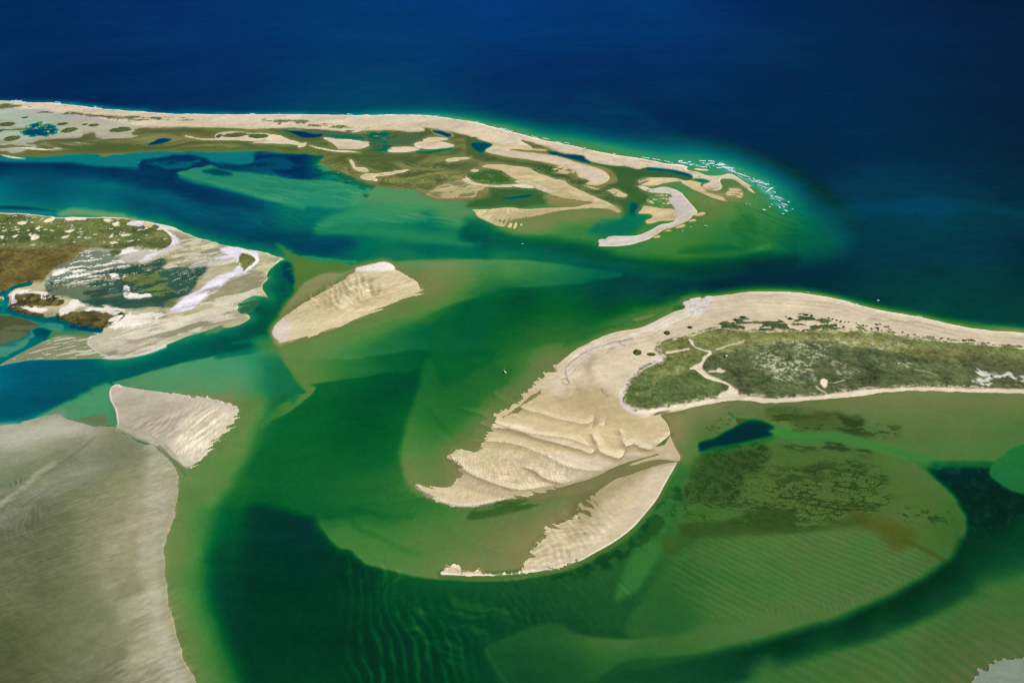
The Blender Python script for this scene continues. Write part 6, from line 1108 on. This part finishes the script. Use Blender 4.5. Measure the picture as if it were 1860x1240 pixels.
def box_bm(x0, x1, y0, y1, z0, z1, tx=1.0, ty=1.0):
    bm = bmesh.new(); cx, cy = (x0+x1)/2, (y0+y1)/2
    v = [bm.verts.new(p) for p in ((x0, y0, z0), (x1, y0, z0), (x1, y1, z0), (x0, y1, z0))] + [bm.verts.new((cx+(x-cx)*tx, cy+(y-cy)*ty, z1)) for x, y in ((x0, y0), (x1, y0), (x1, y1), (x0, y1))]
    for f in ((3, 2, 1, 0), (4, 5, 6, 7), (0, 1, 5, 4), (1, 2, 6, 5), (2, 3, 7, 6), (3, 0, 4, 7)): bm.faces.new([v[k] for k in f])
    bmesh.ops.bevel(bm, geom=bm.edges, offset=min(x1-x0, y1-y0, z1-z0)*.12, segments=2, affect='EDGES'); return bm
def rod_bm(p, q, r0, r1):
    bm = bmesh.new(); p, q = Vector(p), Vector(q); d = q-p
    bmesh.ops.create_cone(bm, segments=8, radius1=r0, radius2=r1, depth=d.length, cap_ends=True, cap_tris=False)
    bmesh.ops.rotate(bm, verts=bm.verts, matrix=d.to_track_quat('Z', 'Y').to_matrix(), cent=(0, 0, 0)); bmesh.ops.translate(bm, verts=bm.verts, vec=(p+q)/2); return bm
def heading(px, py, dx, dy):
    a, b = at(px, py), at(px+dx, py+dy); return math.atan2(b.y-a.y, b.x-a.x)
def sail_boat(px, py, dx, dy, L, label, mast=1.15, group=None):
    o = empty('sailboat', at(px, py, 0), heading(px, py, dx, dy)); B = L*.33; tagit(o, label, 'sailboat', group)
    link('hull', hull_bm(L, B, L*.11), M_HULL, o, True); link('deck', deck_bm(L, B, L*.11), M_HULL, o)
    c = link('cabin', box_bm(-L*.08, L*.24, -B*.26, B*.26, L*.105, L*.17, .85, .85), M_HULL, o)
    link('window', box_bm(-L*.05, L*.2, -B*.265, -B*.245, L*.125, L*.15), M_DARK, c); link('window', box_bm(-L*.05, L*.2, B*.245, B*.265, L*.125, L*.15), M_DARK, c)
    link('cockpit', box_bm(-L*.38, -L*.12, -B*.24, B*.24, L*.10, L*.118), M_DECK, o)
    link('mast', rod_bm((L*.1, 0, L*.1), (L*.1, 0, L*mast), .16, .11), M_METAL, o); bo = link('boom', rod_bm((L*.09, 0, L*.24), (-L*.33, 0, L*.23), .1, .08), M_METAL, o)
    link('furled_sail', rod_bm((L*.07, 0, L*.27), (-L*.31, 0, L*.255), .26, .16), M_BLUE, bo)
    link('forestay', rod_bm((L*.48, 0, L*.14), (L*.1, 0, L*mast*.97), .05, .04), M_METAL, o); link('rudder', box_bm(-L*.53, -L*.49, -.05, .05, -.3, L*.1), M_HULL, o)
    return o
def motor_boat(px, py, dx, dy, L, label, canopy=True, z=0, group='small boats off the far spit'):
    o = empty('motorboat', at(px, py, z), heading(px, py, dx, dy)); B = L*.36; tagit(o, label, 'boat', group)
    link('hull', hull_bm(L, B, L*.12), M_HULL, o, True); link('deck', deck_bm(L, B, L*.12), M_HULL, o)
    link('console', box_bm(-L*.08, L*.06, -B*.18, B*.18, L*.11, L*.26, .8, .8), M_HULL, o); link('windscreen', box_bm(L*.065, L*.09, -B*.17, B*.17, L*.2, L*.29), M_DARK, o)
    if canopy: link('canopy', box_bm(-L*.16, L*.1, -B*.32, B*.32, L*.36, L*.385), M_BLUE, o)
    for sgn in (-1, 1): link('canopy_post', rod_bm((-L*.1, sgn*B*.25, L*.11), (-L*.1, sgn*B*.25, L*.37), .05, .05), M_METAL, o)
    link('outboard_motor', box_bm(-L*.56, -L*.49, -B*.09, B*.09, -.1, L*.19), M_DARK, o)
    return o
sail_boat(917, 675.2, -4.2, -4.2, 9.5, 'white sailboat with bare mast anchored in the green water off the near beach', 1.18, 'sailboats')
sail_boat(1282.2, 411.3, 6, .6, 9.0, 'white sailboat with a bare mast, rightmost of the boats off the hooked spit', .75, 'sailboats')
motor_boat(949, 443.4, 5, 0, 6.6, 'pale blue boat alone in the channel below the pennant shaped sandbar')
motor_boat(1281.3, 408.4, 3, 0, 4.6, 'small boat just above the sailboat off the hooked spit')
motor_boat(1254.7, 413.1, .6, 3, 7.0, 'white boat end-on beside the bright beach of the hooked spit')
motor_boat(1240.7, 420.1, 3, .8, 5.0, 'white boat lowest and leftmost of those off the hooked spit')
motor_boat(1252.2, 415.5, 2, -.3, 3.6, 'little boat just below left of the end-on one', False)
motor_boat(1263.4, 409.4, 2, 0, 3.2, 'tiny boat midway between the end-on boat and the sailboat', False)
motor_boat(1278.4, 400.6, 2, 0, 3.4, 'tiny boat topmost of those off the hooked spit', False)
motor_boat(1277.7, 404.4, 1.5, 0, 3.2, 'tiny boat second from the top off the hooked spit', False)
motor_boat(1238.5, 421.2, 2, 0, 2.8, 'tiny boat touching the left side of the lowest one off the hooked spit', False)
motor_boat(1595, 546.2, 5, -1, 8.2, 'white motorboat alone in dark green water off the near point', group='boats off the near point')
motor_boat(1465.8, 531.2, 2.4, 1.2, 4.6, 'left one of two boats pulled up where the near beach meets the channel', group='boats off the near point')
motor_boat(1468.6, 531.3, .3, -2.5, 5.0, 'right one of two boats pulled up where the near beach meets the channel', group='boats off the near point')
motor_boat(613.4, 314.8, 2, -.5, 5.2, 'white boat in the dark seagrass water beside the far flats', group='boats in the lagoon')
motor_boat(506.3, 205.8, 2, 0, 5.5, 'white boat in the ocean close outside the far beach', group='boats in the ocean')

# ---- hut and helicopter on the meadow
def hut(px, py):
    z = z_at(px, py); o = empty('hut', at(px, py, z-.2), .5); tagit(o, 'tiny white hut in the green meadow near the sandy path', 'hut')
    link('wall', box_bm(-1.7, 1.7, -1.3, 1.3, 0, 2.2), M_HULL, o)
    bm = bmesh.new(); v = [bm.verts.new(p) for p in ((-2, -1.6, 2.15), (2, -1.6, 2.15), (2, 1.6, 2.15), (-2, 1.6, 2.15), (-2, 0, 3.3), (2, 0, 3.3))]
    for f in ((0, 1, 5, 4), (2, 3, 4, 5), (0, 4, 3), (1, 2, 5), (0, 3, 2, 1)): bm.faces.new([v[k] for k in f])
    link('roof', bm, M_HULL, o); link('door', box_bm(-.4, .4, -1.36, -1.29, 0, 1.9), M_BLUE, o)
hut(1318.6, 649.2)
def helicopter(px, py):
    z = z_at(px, py); o = empty('helicopter', at(px, py, z+.2), heading(px, py, -6, 1.6)); tagit(o, 'small white helicopter standing on the dark green meadow', 'helicopter')
    bm = bmesh.new(); bmesh.ops.create_uvsphere(bm, u_segments=20, v_segments=12, radius=1); bmesh.ops.scale(bm, verts=bm.verts, vec=(2.6, 1.15, 1.15)); bmesh.ops.translate(bm, verts=bm.verts, vec=(.6, 0, 1.7)); f = link('fuselage', bm, M_HULL, o, True)
    bm = bmesh.new(); bmesh.ops.create_uvsphere(bm, u_segments=16, v_segments=10, radius=1); bmesh.ops.scale(bm, verts=bm.verts, vec=(1.3, 1.0, .95)); bmesh.ops.translate(bm, verts=bm.verts, vec=(2.05, 0, 1.8)); link('windscreen', bm, M_DARK, o, True)
    t = link('tail_boom', rod_bm((-1.2, 0, 2.0), (-7.2, 0, 2.3), .42, .16), M_HULL, o); link('tail_fin', box_bm(-7.7, -6.9, -.06, .06, 1.9, 3.4, .7, 1), M_HULL, t); link('tail_rotor', box_bm(-7.35, -7.2, .12, .16, 1.6, 3.2), M_METAL, t)
    m_ = link('rotor_mast', rod_bm((.3, 0, 2.7), (.3, 0, 3.3), .15, .12), M_METAL, o)
    for a in (0.5, .5+math.pi):
        link('rotor_blade', rod_bm((.3, 0, 3.3), (.3+4.6*math.cos(a), 4.6*math.sin(a), 3.25), .12, .1), M_METAL, m_)
    for sgn in (-1, 1): s_ = link('skid', rod_bm((-1.4, sgn*1.0, .1), (2.4, sgn*1.0, .1), .07, .07), M_METAL, o); link('strut', rod_bm((.2, sgn*1.0, .1), (.2, sgn*.6, .9), .05, .05), M_METAL, s_)
helicopter(1630.5, 664)
